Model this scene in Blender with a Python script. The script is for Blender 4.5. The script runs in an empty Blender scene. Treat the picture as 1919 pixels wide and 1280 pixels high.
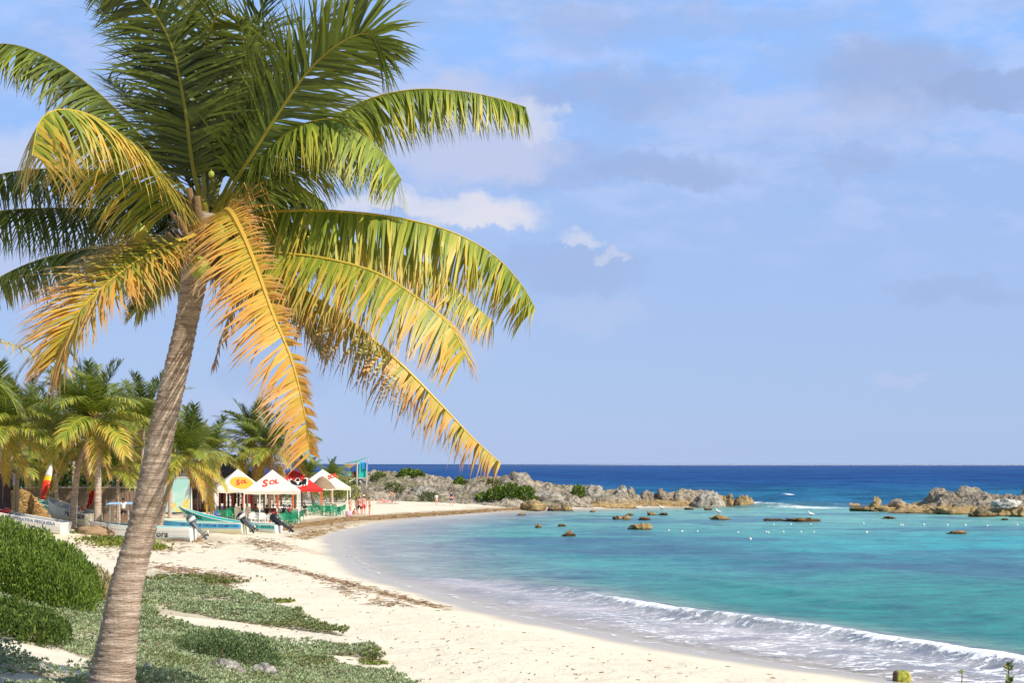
import bpy, math, random
import numpy as np
from mathutils import Vector, Matrix, Quaternion
R = math.radians
scene = bpy.context.scene
COL = scene.collection
# ------------------------------------------------------------------ camera
F = 2666.0; CX = 959.5; HY = 868.0; CAMZ = 5.4
cd = bpy.data.cameras.new('camera'); cam = bpy.data.objects.new('camera', cd); COL.objects.link(cam)
cd.sensor_width = 36.0; cd.lens = 36.0 * F / 1919.0
cd.shift_y = (HY - 640.0) / 1919.0
cd.clip_start = 0.1; cd.clip_end = 500000
cam.location = (0, 0, CAMZ); cam.rotation_euler = (R(90), 0, 0)
scene.camera = cam
def P(px, py, Y): return Vector(((px - CX) / F * Y, Y, CAMZ - (py - HY) / F * Y))
# ------------------------------------------------------------------ light
SUN = Vector((0.80, -0.56, 0.92)).normalized()
world = bpy.data.worlds.new('World'); scene.world = world; world.use_nodes = True
sl = bpy.data.lights.new('sun', 'SUN'); sl.energy = 5.0; sl.angle = R(0.5); sl.color = (1, 0.93, 0.80)
so = bpy.data.objects.new('sun', sl); COL.objects.link(so)
so.rotation_euler = SUN.to_track_quat('Z', 'Y').to_euler(); so.location = (30, -30, 40)
scene.view_settings.view_transform = 'Standard'; scene.view_settings.look = 'None'
scene.view_settings.exposure = 0.22; scene.view_settings.gamma = 1
# --------------------------------------------------------- node arithmetic
class NT:
    def __init__(s, nt): s.nt = nt
    def node(s, t, **k):
        n = s.nt.nodes.new(t)
        for a, b in k.items(): setattr(n, a, b)
        return n
    def put(s, sock, v):
        if isinstance(v, E): s.nt.links.new(v.o, sock)
        elif hasattr(v, 'is_output'): s.nt.links.new(v, sock)
        elif isinstance(v, (tuple, list)) and len(v) == 3 and sock.type == 'RGBA': sock.default_value = (*v, 1)
        else: sock.default_value = v
    def m(s, op, *a, clamp=False):
        n = s.node('ShaderNodeMath', operation=op, use_clamp=clamp)
        for i, v in enumerate(a): s.put(n.inputs[i], v)
        return E(s, n.outputs[0])
    def ss(s, v, a, b):
        n = s.node('ShaderNodeMapRange', interpolation_type='SMOOTHSTEP')
        s.put(n.inputs[0], v); s.put(n.inputs[1], a); s.put(n.inputs[2], b)
        return E(s, n.outputs[0])
    def mix(s, f, a, b):
        n = s.node('ShaderNodeMix', data_type='RGBA')
        s.put(n.inputs[0], f); s.put(n.inputs[6], a); s.put(n.inputs[7], b)
        return E(s, n.outputs[2])
    def mulc(s, a, b):
        n = s.node('ShaderNodeMix', data_type='RGBA', blend_type='MULTIPLY'); n.inputs[0].default_value = 1
        s.put(n.inputs[6], a); s.put(n.inputs[7], b)
        return E(s, n.outputs[2])
    def noise(s, vec, scale, detail=3, rough=.55, dist=0):
        n = s.node('ShaderNodeTexNoise')
        if vec is not None: s.put(n.inputs['Vector'], vec)
        n.inputs['Scale'].default_value = scale; n.inputs['Detail'].default_value = detail
        n.inputs['Roughness'].default_value = rough; n.inputs['Distortion'].default_value = dist
        return E(s, n.outputs[0])
    def mapping(s, vec, scale=(1, 1, 1), rot=(0, 0, 0)):
        n = s.node('ShaderNodeMapping'); s.put(n.inputs[0], vec)
        n.inputs['Scale'].default_value = scale; n.inputs['Rotation'].default_value = rot
        return n.outputs[0]
    def obj(s): return s.node('ShaderNodeTexCoord').outputs['Object']
    def pos(s): return s.node('ShaderNodeNewGeometry').outputs['Position']
    def attr(s, name, out='Color'):
        n = s.node('ShaderNodeAttribute', attribute_name=name); return E(s, n.outputs[out])
    def sep(s, v):
        n = s.node('ShaderNodeSeparateXYZ'); s.put(n.inputs[0], v); return [E(s, o) for o in n.outputs]
    def comb(s, x, y, z):
        n = s.node('ShaderNodeCombineXYZ')
        for i, v in enumerate((x, y, z)): s.put(n.inputs[i], v)
        return n.outputs[0]
    def bump(s, h, strength=.5, dist=.05, normal=None):
        n = s.node('ShaderNodeBump'); s.put(n.inputs['Height'], h)
        n.inputs['Strength'].default_value = strength; n.inputs['Distance'].default_value = dist
        if normal is not None: s.put(n.inputs['Normal'], normal)
        return n.outputs[0]
class E:
    def __init__(s, t, o): s.t = t; s.o = o
    def __add__(s, b): return s.t.m('ADD', s, b)
    __radd__ = __add__
    def __sub__(s, b): return s.t.m('SUBTRACT', s, b)
    def __rsub__(s, b): return s.t.m('SUBTRACT', b, s)
    def __mul__(s, b): return s.t.m('MULTIPLY', s, b)
    __rmul__ = __mul__
    def __truediv__(s, b): return s.t.m('DIVIDE', s, b)
# --------------------------------------------------------------------- sky
def build_sky():
    t = NT(world.node_tree); nt = world.node_tree
    bg = nt.nodes['Background']; bg.inputs['Strength'].default_value = 0.1
    sky = t.node('ShaderNodeTexSky', sky_type='NISHITA', sun_disc=False)
    sky.sun_elevation = math.asin(SUN.z); sky.sun_rotation = math.atan2(SUN.x, SUN.y)
    sky.air_density = 1.0; sky.dust_density = 0.4; sky.ozone_density = 2.0
    g = t.node('ShaderNodeTexCoord').outputs['Generated']
    x, y, z = t.sep(g)
    ys = t.m('MAXIMUM', y, 0.05)
    nt.links.new(t.comb(x, y, t.m('MAXIMUM', z, 0.012)), sky.inputs[0]) if len(sky.inputs) else None
    u = x / ys; v = z / ys
    uv = t.comb(u * 2.2, v * 5.5, 0.3)
    n1 = t.noise(uv, 2.6, 5, .55); n2 = t.noise(uv, 8.0, 5, .6)
    n3 = t.noise(t.comb(u * 3 + 7, v * 3, 2.0), 9.0, 6, .62)
    n4 = t.noise(t.comb(u * 3 - 3, v * 3, 9.0), 9.0, 6, .62)
    base = t.mix(t.ss(v, 0.0, .34), (3.35, 4.6, 7.5), (3.2, 4.75, 8.3))
    front = t.ss(y, -.1, .35)
    c = t.mix(t.ss(v, .5, 1.4) * -0.6 + 0.92, sky.outputs[0], base)
    c = t.mix(front * .92, sky.outputs[0], c)
    # thin bright veil and open blue gaps
    gap = t.ss(n1, .62, .42) * t.ss(v, .16, .32) * front
    c = t.mix(gap * .75, c, (2.6, 4.8, 9.2))
    veil = t.ss(n2, .42, .68) * t.ss(v, .1, .2)
    c = t.mix(veil * .55 * front, c, (4.5, 5.4, 8.1))
    du = (n3 - .5) * .075; dv = (n4 - .5) * .05
    uu = u + du; vv = v + dv
    def blob(px, py, a, b, col, amt, sharp, flat=0):
        u0 = (px - CX) / F; v0 = -(py - HY) / F; a /= F; b /= F
        p = (uu - u0) / a; q = (vv - v0) / b
        d = p * p + q * q
        if flat: d = d + t.ss(vv, v0 - b * .25, v0 - b * .8) * 1.2
        return t.ss(d, 1.0, 1.0 - sharp) * (amt * (.55 + n2 * .9)) * front, col
    G = (2.85, 3.75, 6.1); G2 = (3.05, 4.0, 6.5); W = (6.3, 6.4, 7.4); W2 = (4.6, 5.2, 7.3)
    B = [(1150, 170, 250, 70, G, .55, .9), (1690, 140, 230, 85, G, .6, .9), (1880, 165, 170, 50, G, .7, .7),
         (1240, 320, 190, 40, G, .6, .9), (1050, 310, 150, 60, G2, .5, .8), (1610, 300, 90, 40, G, .45, .9),
         (1400, 40, 260, 40, G2, .35, .9), (1100, 60, 170, 50, G2, .4, .9), (1790, 545, 170, 35, G2, .5, .9),
         (1060, 500, 170, 60, G2, .55, .8), (1500, 215, 380, 70, W2, .35, .9),
         (850, 250, 240, 120, W2, .95, .8), (1000, 235, 75, 60, W, .6, .85), (890, 405, 150, 56, W, .95, .9),
         (740, 385, 130, 44, W, .8, .8), (560, 400, 160, 70, W, .5, .9), (930, 285, 170, 60, W2, .8, .9), (1085, 447, 60, 26, W, .6, .95), (1150, 478, 30, 22, W, .4, .95),
         (730, 200, 110, 60, W2, .7, .7), (640, 470, 300, 60, W2, .6, .8), (150, 480, 330, 130, W2, .7, .7),
         (60, 310, 150, 90, W, .5, .9), (1100, 590, 150, 50, W2, .35, .9), (1690, 715, 60, 22, W2, .4, .9),
         (380, 800, 300, 100, W2, .3, .9), (760, 640, 240, 80, W2, .35, .9), (500, 700, 150, 60, G2, .3, .9)]
    for b in B:
        f, col = blob(*b[:4], b[4], b[5], b[6], flat=1 if b[4] is W else 0)
        c = t.mix(f, c, col)
    nt.links.new(c.o, bg.inputs['Color'])
build_sky()
# ------------------------------------------------------------ numpy noise
def _h(ix, iy, iz, s):
    n = (ix.astype(np.int64) * 374761393 + iy.astype(np.int64) * 668265263 + iz.astype(np.int64) * 2147483647 + s * 1274126177) & 0xffffffff
    n = ((n ^ (n >> 13)) * 1274126177) & 0xffffffff
    n = ((n ^ (n >> 16)) * 2246822519) & 0xffffffff
    return ((n ^ (n >> 15)) & 0xffff) / 65535.0
def vnoise(x, y, z=0.0, s=0):
    x, y, z = np.broadcast_arrays(np.asarray(x, float), np.asarray(y, float), np.asarray(z, float))
    ix, iy, iz = np.floor(x), np.floor(y), np.floor(z)
    fx, fy, fz = x - ix, y - iy, z - iz
    fx = fx * fx * (3 - 2 * fx); fy = fy * fy * (3 - 2 * fy); fz = fz * fz * (3 - 2 * fz)
    r = 0
    for a in (0, 1):
        for b in (0, 1):
            for c in (0, 1):
                w = (fx if a else 1 - fx) * (fy if b else 1 - fy) * (fz if c else 1 - fz)
                r = r + w * _h(ix + a, iy + b, iz + c, s)
    return r
def fbm(x, y, z=0.0, o=4, s=0, g=.5):
    x = np.asarray(x, float); y = np.asarray(y, float); z = np.asarray(z, float)
    r = 0; a = 1; t = 0
    for i in range(o):
        r = r + a * vnoise(x, y, z, s + i); t += a; a *= g; x = x * 2.03 + 5.1; y = y * 2.03 + 1.7; z = z * 2.03 + 3.3
    return r / t
def sstep(v, a, b):
    t = np.clip((v - a) / (b - a), 0, 1); return t * t * (3 - 2 * t)
# ------------------------------------------------------------- geometry IO
def link(o): COL.objects.link(o); return o
TMP = bpy.data.scenes.new('workbench')
def baked(o):
    """mesh of a text or skinned object, evaluated on its own"""
    TMP.collection.objects.link(o); vl = TMP.view_layers[0]; vl.update(); dg = vl.depsgraph
    me = bpy.data.meshes.new_from_object(o.evaluated_get(dg)); bpy.data.objects.remove(o); return me
def tag(o, label=None, cat=None, group=None, kind=None):
    if label: o['label'] = label
    if cat: o['category'] = cat
    if group: o['group'] = group
    if kind: o['kind'] = kind
    return o
def thing(name, label, cat, loc=(0, 0, 0), rz=0, group=None):
    o = bpy.data.objects.new(name, None); link(o); o.empty_display_size = .2
    o.location = loc; o.rotation_euler = (0, 0, rz)
    return tag(o, label, cat, group)
def raw_mesh(name, V, Fc, mat, cols=None, smooth=False, attrs=None):
    me = bpy.data.meshes.new(name)
    V = np.asarray(V, np.float32).reshape(-1, 3)
    if isinstance(Fc, np.ndarray) and Fc.ndim == 2:
        n, k = Fc.shape
        me.vertices.add(len(V)); me.vertices.foreach_set('co', V.ravel())
        me.loops.add(n * k); me.loops.foreach_set('vertex_index', Fc.astype(np.int32).ravel())
        me.polygons.add(n); me.polygons.foreach_set('loop_start', np.arange(0, n * k, k, dtype=np.int32))
        me.polygons.foreach_set('loop_total', np.full(n, k, np.int32))
        me.update(calc_edges=True)
    else:
        me.from_pydata([tuple(map(float, v)) for v in V], [], [tuple(int(i) for i in f) for f in Fc]); me.update()
    if cols is not None:
        a = me.color_attributes.new('Col', 'FLOAT_COLOR', 'POINT')
        c = np.ones((len(V), 4), np.float32); c[:, :3] = cols; a.data.foreach_set('color', c.ravel())
    for k, v in (attrs or {}).items():
        a = me.attributes.new(k, 'FLOAT', 'POINT'); a.data.foreach_set('value', np.asarray(v, np.float32).ravel())
    if smooth: me.polygons.foreach_set('use_smooth', np.ones(len(me.polygons), bool))
    if mat is not None: me.materials.append(mat)
    return me
def put(name, me, parent=None, loc=None):
    o = bpy.data.objects.new(name, me); link(o)
    if parent is not None: o.parent = parent
    if loc is not None: o.location = loc
    return o
def kids(o): return [c for c in ALLK.get(o.name, [])]
class MB:
    def __init__(s): s.v = []; s.f = []; s.c = []
    def add(s, V, Fc, col=None):
        b = len(s.v); s.v += [Vector(v) for v in V]; s.f += [tuple(i + b for i in f) for f in Fc]
        s.c += [col or (1, 1, 1)] * len(V); return s
    def box(s, c, d, M=None, col=None, top=1.0):
        x, y, z = d[0] / 2, d[1] / 2, d[2] / 2
        V = [Vector((i * x * (top if k > 0 else 1), j * y * (top if k > 0 else 1), k * z)) for k in (-1, 1) for j in (-1, 1) for i in (-1, 1)]
        V = [(M @ v if M else v) + Vector(c) for v in V]
        return s.add(V, [(0, 2, 3, 1), (4, 5, 7, 6), (0, 1, 5, 4), (2, 6, 7, 3), (0, 4, 6, 2), (1, 3, 7, 5)], col)
    def tube(s, pts, rad, n=8, caps=True, col=None, flat=1.0):
        pts = [Vector(p) for p in pts]
        if not isinstance(rad, (list, tuple)): rad = [rad] * len(pts)
        V = []; Fc = []; up = Vector((0.01, 0.02, 1))
        for i, p in enumerate(pts):
            t = (pts[min(i + 1, len(pts) - 1)] - pts[max(i - 1, 0)]).normalized()
            u2 = up if abs(t.dot(up.normalized())) < .95 else Vector((1, 0, 0))
            a = t.cross(u2).normalized(); b = a.cross(t).normalized()
            for k in range(n):
                th = 2 * math.pi * k / n
                V.append(p + (a * math.cos(th) + b * math.sin(th) * flat) * rad[i])
        for i in range(len(pts) - 1):
            for k in range(n):
                Fc.append((i * n + k, i * n + (k + 1) % n, (i + 1) * n + (k + 1) % n, (i + 1) * n + k))
        if caps:
            Fc.append(tuple(range(n - 1, -1, -1))); Fc.append(tuple((len(pts) - 1) * n + k for k in range(n)))
        return s.add(V, Fc, col)
    def lathe(s, prof, n=16, c=(0, 0, 0), col=None, sx=1, sy=1):
        V = [Vector((r * math.cos(2 * math.pi * k / n) * sx, r * math.sin(2 * math.pi * k / n) * sy, z)) + Vector(c) for r, z in prof for k in range(n)]
        Fc = [(i * n + k, i * n + (k + 1) % n, (i + 1) * n + (k + 1) % n, (i + 1) * n + k) for i in range(len(prof) - 1) for k in range(n)]
        Fc += [tuple(range(n - 1, -1, -1)), tuple((len(prof) - 1) * n + k for k in range(n))]
        return s.add(V, Fc, col)
    def mesh(s, name, mat, smooth=False): return raw_mesh(name, s.v, s.f, mat, cols=np.array(s.c) if s.c else None, smooth=smooth)
    def build(s, name, mat, parent=None, loc=None, smooth=False): return put(name, s.mesh(name, mat, smooth), parent, loc)
# --------------------------------------------------------------- materials
MATS = {}
def pmat(name, col, rough=.6, var=.18, scale=6, bump=0, bscale=20, spec=.3, metal=0, usecol=False, trans=0, stretch=None):
    if name in MATS: return MATS[name]
    m = bpy.data.materials.new(name); m.use_nodes = True; MATS[name] = m
    t = NT(m.node_tree); b = m.node_tree.nodes['Principled BSDF']
    o = t.obj()
    if stretch: o = t.mapping(o, stretch)
    n = t.noise(o, scale, 4, .6); n2 = t.noise(o, scale * .21, 3, .5)
    base = t.attr('Col') if usecol else col
    c = t.mix((n * .6 + n2 * .6) * 1.0, tuple(x * (1 - var) for x in (1, 1, 1)), tuple(x * (1 + var) for x in (1, 1, 1)))
    c = t.mulc(base, c)
    t.put(b.inputs['Base Color'], c)
    b.inputs['Roughness'].default_value = rough; b.inputs['Specular IOR Level'].default_value = spec; b.inputs['Metallic'].default_value = metal
    if bump: t.put(b.inputs['Normal'], t.bump(t.noise(o, bscale, 5, .6), bump, .03))
    if trans:
        tr = t.node('ShaderNodeBsdfTranslucent'); t.put(tr.inputs[0], c)
        mx = t.node('ShaderNodeMixShader'); mx.inputs[0].default_value = trans
        out = m.node_tree.nodes['Material Output']
        m.node_tree.links.new(b.outputs[0], mx.inputs[1]); m.node_tree.links.new(tr.outputs[0], mx.inputs[2]); m.node_tree.links.new(mx.outputs[0], out.inputs[0])
    return m
# ------------------------------------------------------------ place layout
SHORE = [(900, -400), (300, -120), (120, -40), (60, -8), (30, 14.5), (16, 27.5), (9.2, 35.4), (6.4, 38.7), (3.85, 42.7), (.74, 48.5), (-1.2, 52.9), (-3.6, 59.5),
         (-6.5, 67), (-9.4, 81), (-12, 98), (-12.6, 105), (-12.5, 113), (-11.3, 125), (-8.3, 138), (-3.3, 150), (1.5, 160), (8.7, 165), (19, 172), (29.7, 178),
         (33, 184), (30, 193), (14, 216), (-30, 250), (-90, 285), (-220, 330), (-600, 420), (-4000, 900), (-4000, -900), (900, -900)]
DUNE = [(80, -12), (40, 5), (15, 16), (5, 21), (0, 27.5), (-3.2, 33), (-4.6, 37), (-9.2, 47), (-15, 52), (-26, 57), (-80, 64), (-400, 90), (-400, -400), (80, -400)]
CREST = [((px - 959.5) / 2666 * (5.3 * 2666 / (py - 868)), 5.3 * 2666 / (py - 868)) for px, py in [(940, 1088), (1010, 1100), (1060, 1103), (1100, 1113), (1150, 1124), (1200, 1134), (1300, 1153), (1400, 1162), (1500, 1177), (1600, 1190), (1700, 1205), (1800, 1222), (1919, 1242), (2060, 1268), (2300, 1330)]]
def segdist(x, y, poly, closed=True):
    x = np.asarray(x, float); y = np.asarray(y, float)
    best = np.full(x.shape, 1e18); n = len(poly)
    inside = np.zeros(x.shape, bool)
    for i in range(n if closed else n - 1):
        ax, ay = poly[i]; bx, by = poly[(i + 1) % n]
        dx, dy = bx - ax, by - ay
        t = np.clip(((x - ax) * dx + (y - ay) * dy) / (dx * dx + dy * dy + 1e-12), 0, 1)
        d = (x - ax - t * dx) ** 2 + (y - ay - t * dy) ** 2
        best = np.minimum(best, d)
        if closed:
            cond = ((ay > y) != (by > y))
            with np.errstate(divide='ignore', invalid='ignore'):
                xi = ax + (y - ay) * dx / (dy if dy != 0 else 1e-12)
            inside ^= cond & (x < xi)
    d = np.sqrt(best)
    return np.where(inside, d, -d) if closed else d
def inpoly(px, py, poly):
    return segdist(px, py, poly) > 0
def Hn(x, y, detail=True):
    x = np.asarray(x, float); y = np.asarray(y, float)
    d = segdist(x, y, SHORE)
    w = (fbm(x * .12, y * .12, 0, 2, 5) - .5)
    d2 = d + w * 1.2 * sstep(np.abs(d), 0, 6)
    land = .95 * (1 - np.exp(-np.maximum(d2, 0) / 9.0))
    sea = -np.minimum(-np.minimum(d2, 0) * .075, 3.0)
    e = segdist(x, y, DUNE)
    h = np.where(d2 > 0, land, sea) + 2.15 * sstep(e, 0, 13.5)
    h = h + .62 * np.exp(-((x + 30) / 6.0) ** 2 - ((y - 89) / 8.0) ** 2)
    if detail:
        h = h + (fbm(x * .35, y * .35, 0, 3, 9) - .5) * .16 * sstep(d, 1.5, 8) + (fbm(x * 1.3, y * 1.3, 0, 3, 19) - .5) * .085 * sstep(d, 1, 3)
    return h
def H(x, y): return float(Hn(np.array([x]), np.array([y]))[0])
def G(px, py, lo=6., hi=400.):
    """first point of the ground seen along this line of sight"""
    Y = np.exp(np.linspace(math.log(lo), math.log(hi), 90))
    for it in range(2):
        h = Hn((px - CX) / F * Y, Y); k = np.nonzero(h >= CAMZ - (py - HY) / F * Y)[0]
        i = k[0] if len(k) else len(Y) - 1
        if it == 0: Y = np.linspace(Y[max(i - 1, 0)], Y[i], 24)
    return Vector(((px - CX) / F * Y[i], Y[i], float(h[i])))
GT = {}
def Gf(px, py):
    """like G, read from a table computed once"""
    if not GT:
        a = np.arange(80, 1720, 10.); b = np.arange(938, 1300, 2.); A, B = np.meshgrid(a, b, indexing='ij'); z = np.full(A.shape, 1.0)
        for i in range(14):
            Y = (CAMZ - z) * F / (B - HY); z = z * .45 + .55 * Hn((A - CX) / F * Y, Y)
        GT['z'] = z
    z = GT['z']; i = min(max((px - 80) / 10., 0), z.shape[0] - 1.01); j = min(max((py - 938) / 2., 0), z.shape[1] - 1.01)
    i0, j0 = int(i), int(j); fi, fj = i - i0, j - j0
    h = (z[i0, j0] * (1 - fj) + z[i0, j0 + 1] * fj) * (1 - fi) + (z[i0 + 1, j0] * (1 - fj) + z[i0 + 1, j0 + 1] * fj) * fi
    Y = (CAMZ - h) * F / (max(py, 930) - HY)
    return Vector(((px - CX) / F * Y, Y, h))
def at(px, Y):
    x = (px - CX) / F * Y; return Vector((x, Y, H(x, Y)))
# ---------------------------------------------------------------- the ground
def grid_mesh(name, X, Y, Z, mat, cols=None, attrs=None, smooth=True):
    r, c = X.shape
    i = np.arange(r * c).reshape(r, c)
    Fc = np.stack([i[:-1, :-1], i[:-1, 1:], i[1:, 1:], i[1:, :-1]], -1).reshape(-1, 4)
    V = np.stack([X, Y, Z], -1).reshape(-1, 3)
    return raw_mesh(name, V, Fc, mat, cols=None if cols is None else cols.reshape(-1, 3), smooth=smooth, attrs=attrs)
def sand_material():
    m = bpy.data.materials.new('pale_sand'); m.use_nodes = True
    t = NT(m.node_tree); b = m.node_tree.nodes['Principled BSDF']
    p = t.pos(); x, y, z = t.sep(p)
    n1 = t.noise(p, .35, 4, .55); n2 = t.noise(p, 5, 4, .6); n3 = t.noise(p, 60, 2, .5)
    c = t.mix(n1, (.67, .575, .42), (.765, .69, .535))
    c = t.mix(t.ss(n2, .62, .8) * .35, c, (.48, .37, .24))
    c = t.mix(t.ss(n3, .55, .85) * .2, c, (.42, .33, .22))
    wack = t.attr('wrack', 'Fac')
    c = t.mix(t.ss(wack * 1.1 + (n2 - .5) * .9, .3, .8) * .75, c, (.30, .20, .10))
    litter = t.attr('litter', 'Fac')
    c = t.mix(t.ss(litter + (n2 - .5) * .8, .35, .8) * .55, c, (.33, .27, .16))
    zz = z + (n1 - .5) * .12
    wet = t.ss(zz, .17, .05)
    c = t.mix(wet * .75, c, (.40, .335, .26))
    t.put(b.inputs['Base Color'], c)
    t.put(b.inputs['Roughness'], wet * -.62 + .92)
    b.inputs['Specular IOR Level'].default_value = .35
    h = t.noise(p, 2.2, 5, .6) * 1.0 + t.noise(p, 14, 3, .6) * .35
    dry = t.ss(zz, .12, .3)
    vo = t.node('ShaderNodeTexVoronoi'); t.put(vo.inputs['Vector'], p); vo.inputs['Scale'].default_value = 1.7; vo.inputs['Randomness'].default_value = 1
    h = h + t.ss(E(t, vo.outputs['Distance']), .0, .22) * t.ss(n1, .42, .6) * .55
    t.put(b.inputs['Normal'], t.bump(h * dry, .75, .13))
    return m
WRACK = [([(520, 992), (560, 985), (600, 981), (650, 974), (720, 970), (800, 965), (880, 961), (940, 957), (990, 954)], 3.0, 1.0),
         ([(880, 951), (960, 950), (1010, 948)], 2.5, .5),
         ([(560, 1008), (590, 1000), (640, 990)], 2.0, .6),
         ([(455, 1048), (520, 1062), (590, 1080), (640, 1092), (700, 1108), (760, 1124), (835, 1141)], 1.1, .5),
         ([(465, 1020), (500, 1018), (560, 1028), (600, 1040)], 1.6, .5)]
def wpoly(pts): return [tuple(G(px, py)[:2]) for px, py in pts]
WR = [(wpoly(a), w, s) for a, w, s in WRACK]
def wrack_at(x, y):
    r = np.zeros(np.shape(x))
    for pl, w, s in WR:
        d = segdist(x, y, pl, False); r = np.maximum(r, s * np.exp(-(d / w) ** 2))
    return r
def pix(x, y, z):
    y = np.maximum(y, .01); return CX + x / y * F, HY + (CAMZ - z) / y * F
SANDGAPS = [[(-60, 1168), (0, 1170), (60, 1190), (160, 1236), (172, 1264), (110, 1264), (0, 1222), (-60, 1212)],
            [(285, 1152), (360, 1158), (440, 1166), (540, 1180), (640, 1192), (730, 1210), (710, 1222), (600, 1212), (520, 1203), (400, 1190), (320, 1177)],
            [(605, 1228), (660, 1232), (740, 1244), (750, 1266), (680, 1267), (630, 1256)]]
COVER = [(-300, 1130), (40, 1118), (90, 1092), (160, 1078), (240, 1080), (320, 1086), (380, 1100), (440, 1112), (490, 1126), (540, 1146), (590, 1172), (650, 1192), (705, 1222), (722, 1240),
         (742, 1262), (770, 1290), (860, 1340), (900, 1500), (600, 1900), (-300, 1900), (-900, 1500), (-900, 1150)]
def build_ground():
    py = np.concatenate([np.linspace(1750, 1290, 90), np.linspace(1288, 940, 330), np.linspace(939, 874, 90)])
    Yr = 5.4 * F / (py - HY)
    Yr = np.concatenate([[-60, -20, -5, 2], Yr[Yr < 420], [450, 520, 640, 800]]); Yr = np.unique(Yr)
    u = np.concatenate([np.linspace(-2.2, -.62, 50), np.linspace(-.6, .55, 560), np.linspace(.57, 2.2, 40)])
    YY, UU = np.meshgrid(Yr, u, indexing='ij'); XX = UU * (np.maximum(YY, 0) * .96 + 6)
    ZZ = Hn(XX, YY)
    wr = wrack_at(XX, YY) * sstep(ZZ, .02, .12)
    a, b = pix(XX, YY, ZZ)
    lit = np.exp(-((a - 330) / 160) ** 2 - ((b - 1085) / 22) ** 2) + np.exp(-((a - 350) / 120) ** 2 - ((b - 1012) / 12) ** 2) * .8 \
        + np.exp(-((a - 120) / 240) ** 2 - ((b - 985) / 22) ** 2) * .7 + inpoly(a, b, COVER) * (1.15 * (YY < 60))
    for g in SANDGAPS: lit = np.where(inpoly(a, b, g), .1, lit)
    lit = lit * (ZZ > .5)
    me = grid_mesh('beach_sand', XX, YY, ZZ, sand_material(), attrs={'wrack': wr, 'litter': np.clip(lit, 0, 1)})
    tag(put('beach_sand', me), kind='structure')
build_ground()
# --------------------------------------------------------------------- the sea
def sea_material():
    m = bpy.data.materials.new('sea_water'); m.use_nodes = True
    nt = m.node_tree; t = NT(nt); b = nt.nodes['Principled BSDF']; out = nt.nodes['Material Output']
    p = t.pos(); x, y, z = t.sep(p)
    col = t.attr('Col'); foam = t.attr('foam', 'Fac'); al = t.attr('alpha', 'Fac'); far = t.attr('farness', 'Fac')
    pm = t.mapping(p, (.55, 1, 1), (0, 0, R(12)))
    n1 = t.noise(pm, 1.1, 5, .6, .4); n2 = t.noise(pm, 4.2, 4, .6); n3 = t.noise(pm, .22, 5, .62, .5); n4 = t.noise(t.mapping(p, (.6, 1, 1)), .045, 5, .65)
    k = (n1 - .5) * 1.0 + (n2 - .5) * .55 + (n3 - .5) * .8 + (n4 - .5) * far * 2.0
    c = t.mulc(col, t.mix(t.ss(k, -.34, .34), (.50, .58, .68), (1.5, 1.36, 1.22)))
    sp = t.ss(t.noise(t.mapping(p, (.7, 1, 1)), .55, 4, .6), .655, .70) * far * .0
    # foam
    pf = t.mapping(p, (.75, 1.3, 1), (0, 0, R(-20)))
    w1 = t.noise(pf, 1.2, 6, .7, 1.6); w2 = t.noise(pf, 6, 4, .65, .5)
    fm = t.ss(foam + (w1 - .5) * 2.3 + (w2 - .5) * 1.1, .55, .95)
    fm = t.m('MULTIPLY', fm, t.ss(foam, .03, .2))
    c = t.mix(fm * .9, c, (.86, .87, .90))
    calm = t.ss(y, 2200, 500)
    h = (n1 * 1.1 + n2 * .45 + n3 * 1.2) * calm
    nb = t.bump(h, .55, .22)
    h2 = t.noise(t.mapping(p, (.6, 1, 1)), .35, 5, .65) * far * calm
    nb = t.bump(h2, .8, 1.6, nb)
    nb = t.bump(fm, .5, .05, nb)
    lw = t.node('ShaderNodeFresnel'); lw.inputs[0].default_value = 1.33; t.put(lw.inputs['Normal'], nb)
    df = t.node('ShaderNodeBsdfDiffuse'); t.put(df.inputs[0], c); t.put(df.inputs['Normal'], nb)
    gl = t.node('ShaderNodeBsdfGlossy'); gl.inputs[0].default_value = (1, 1, 1, 1); t.put(gl.inputs['Roughness'], fm * .5 + .16); t.put(gl.inputs['Normal'], nb)
    wm = t.node('ShaderNodeMixShader'); nt.links.new(df.outputs[0], wm.inputs[1]); nt.links.new(gl.outputs[0], wm.inputs[2])
    t.put(wm.inputs[0], t.m('MINIMUM', E(t, lw.outputs[0]), .55) * (fm * -.8 + 1.0) * (far * -.35 + .58))
    nt.nodes.remove(b); b = wm
    tr = t.node('ShaderNodeBsdfTransparent'); mx = t.node('ShaderNodeMixShader')
    a2 = t.m('MAXIMUM', al + (n1 - .5) * .25 * t.ss(al, .02, .2) * t.ss(al, 1.0, .8), fm)
    t.put(mx.inputs[0], t.m('MINIMUM', a2, 1.0)); nt.links.new(tr.outputs[0], mx.inputs[1]); nt.links.new(b.outputs[0], mx.inputs[2]); nt.links.new(mx.outputs[0], out.inputs[0])
    return m
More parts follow.
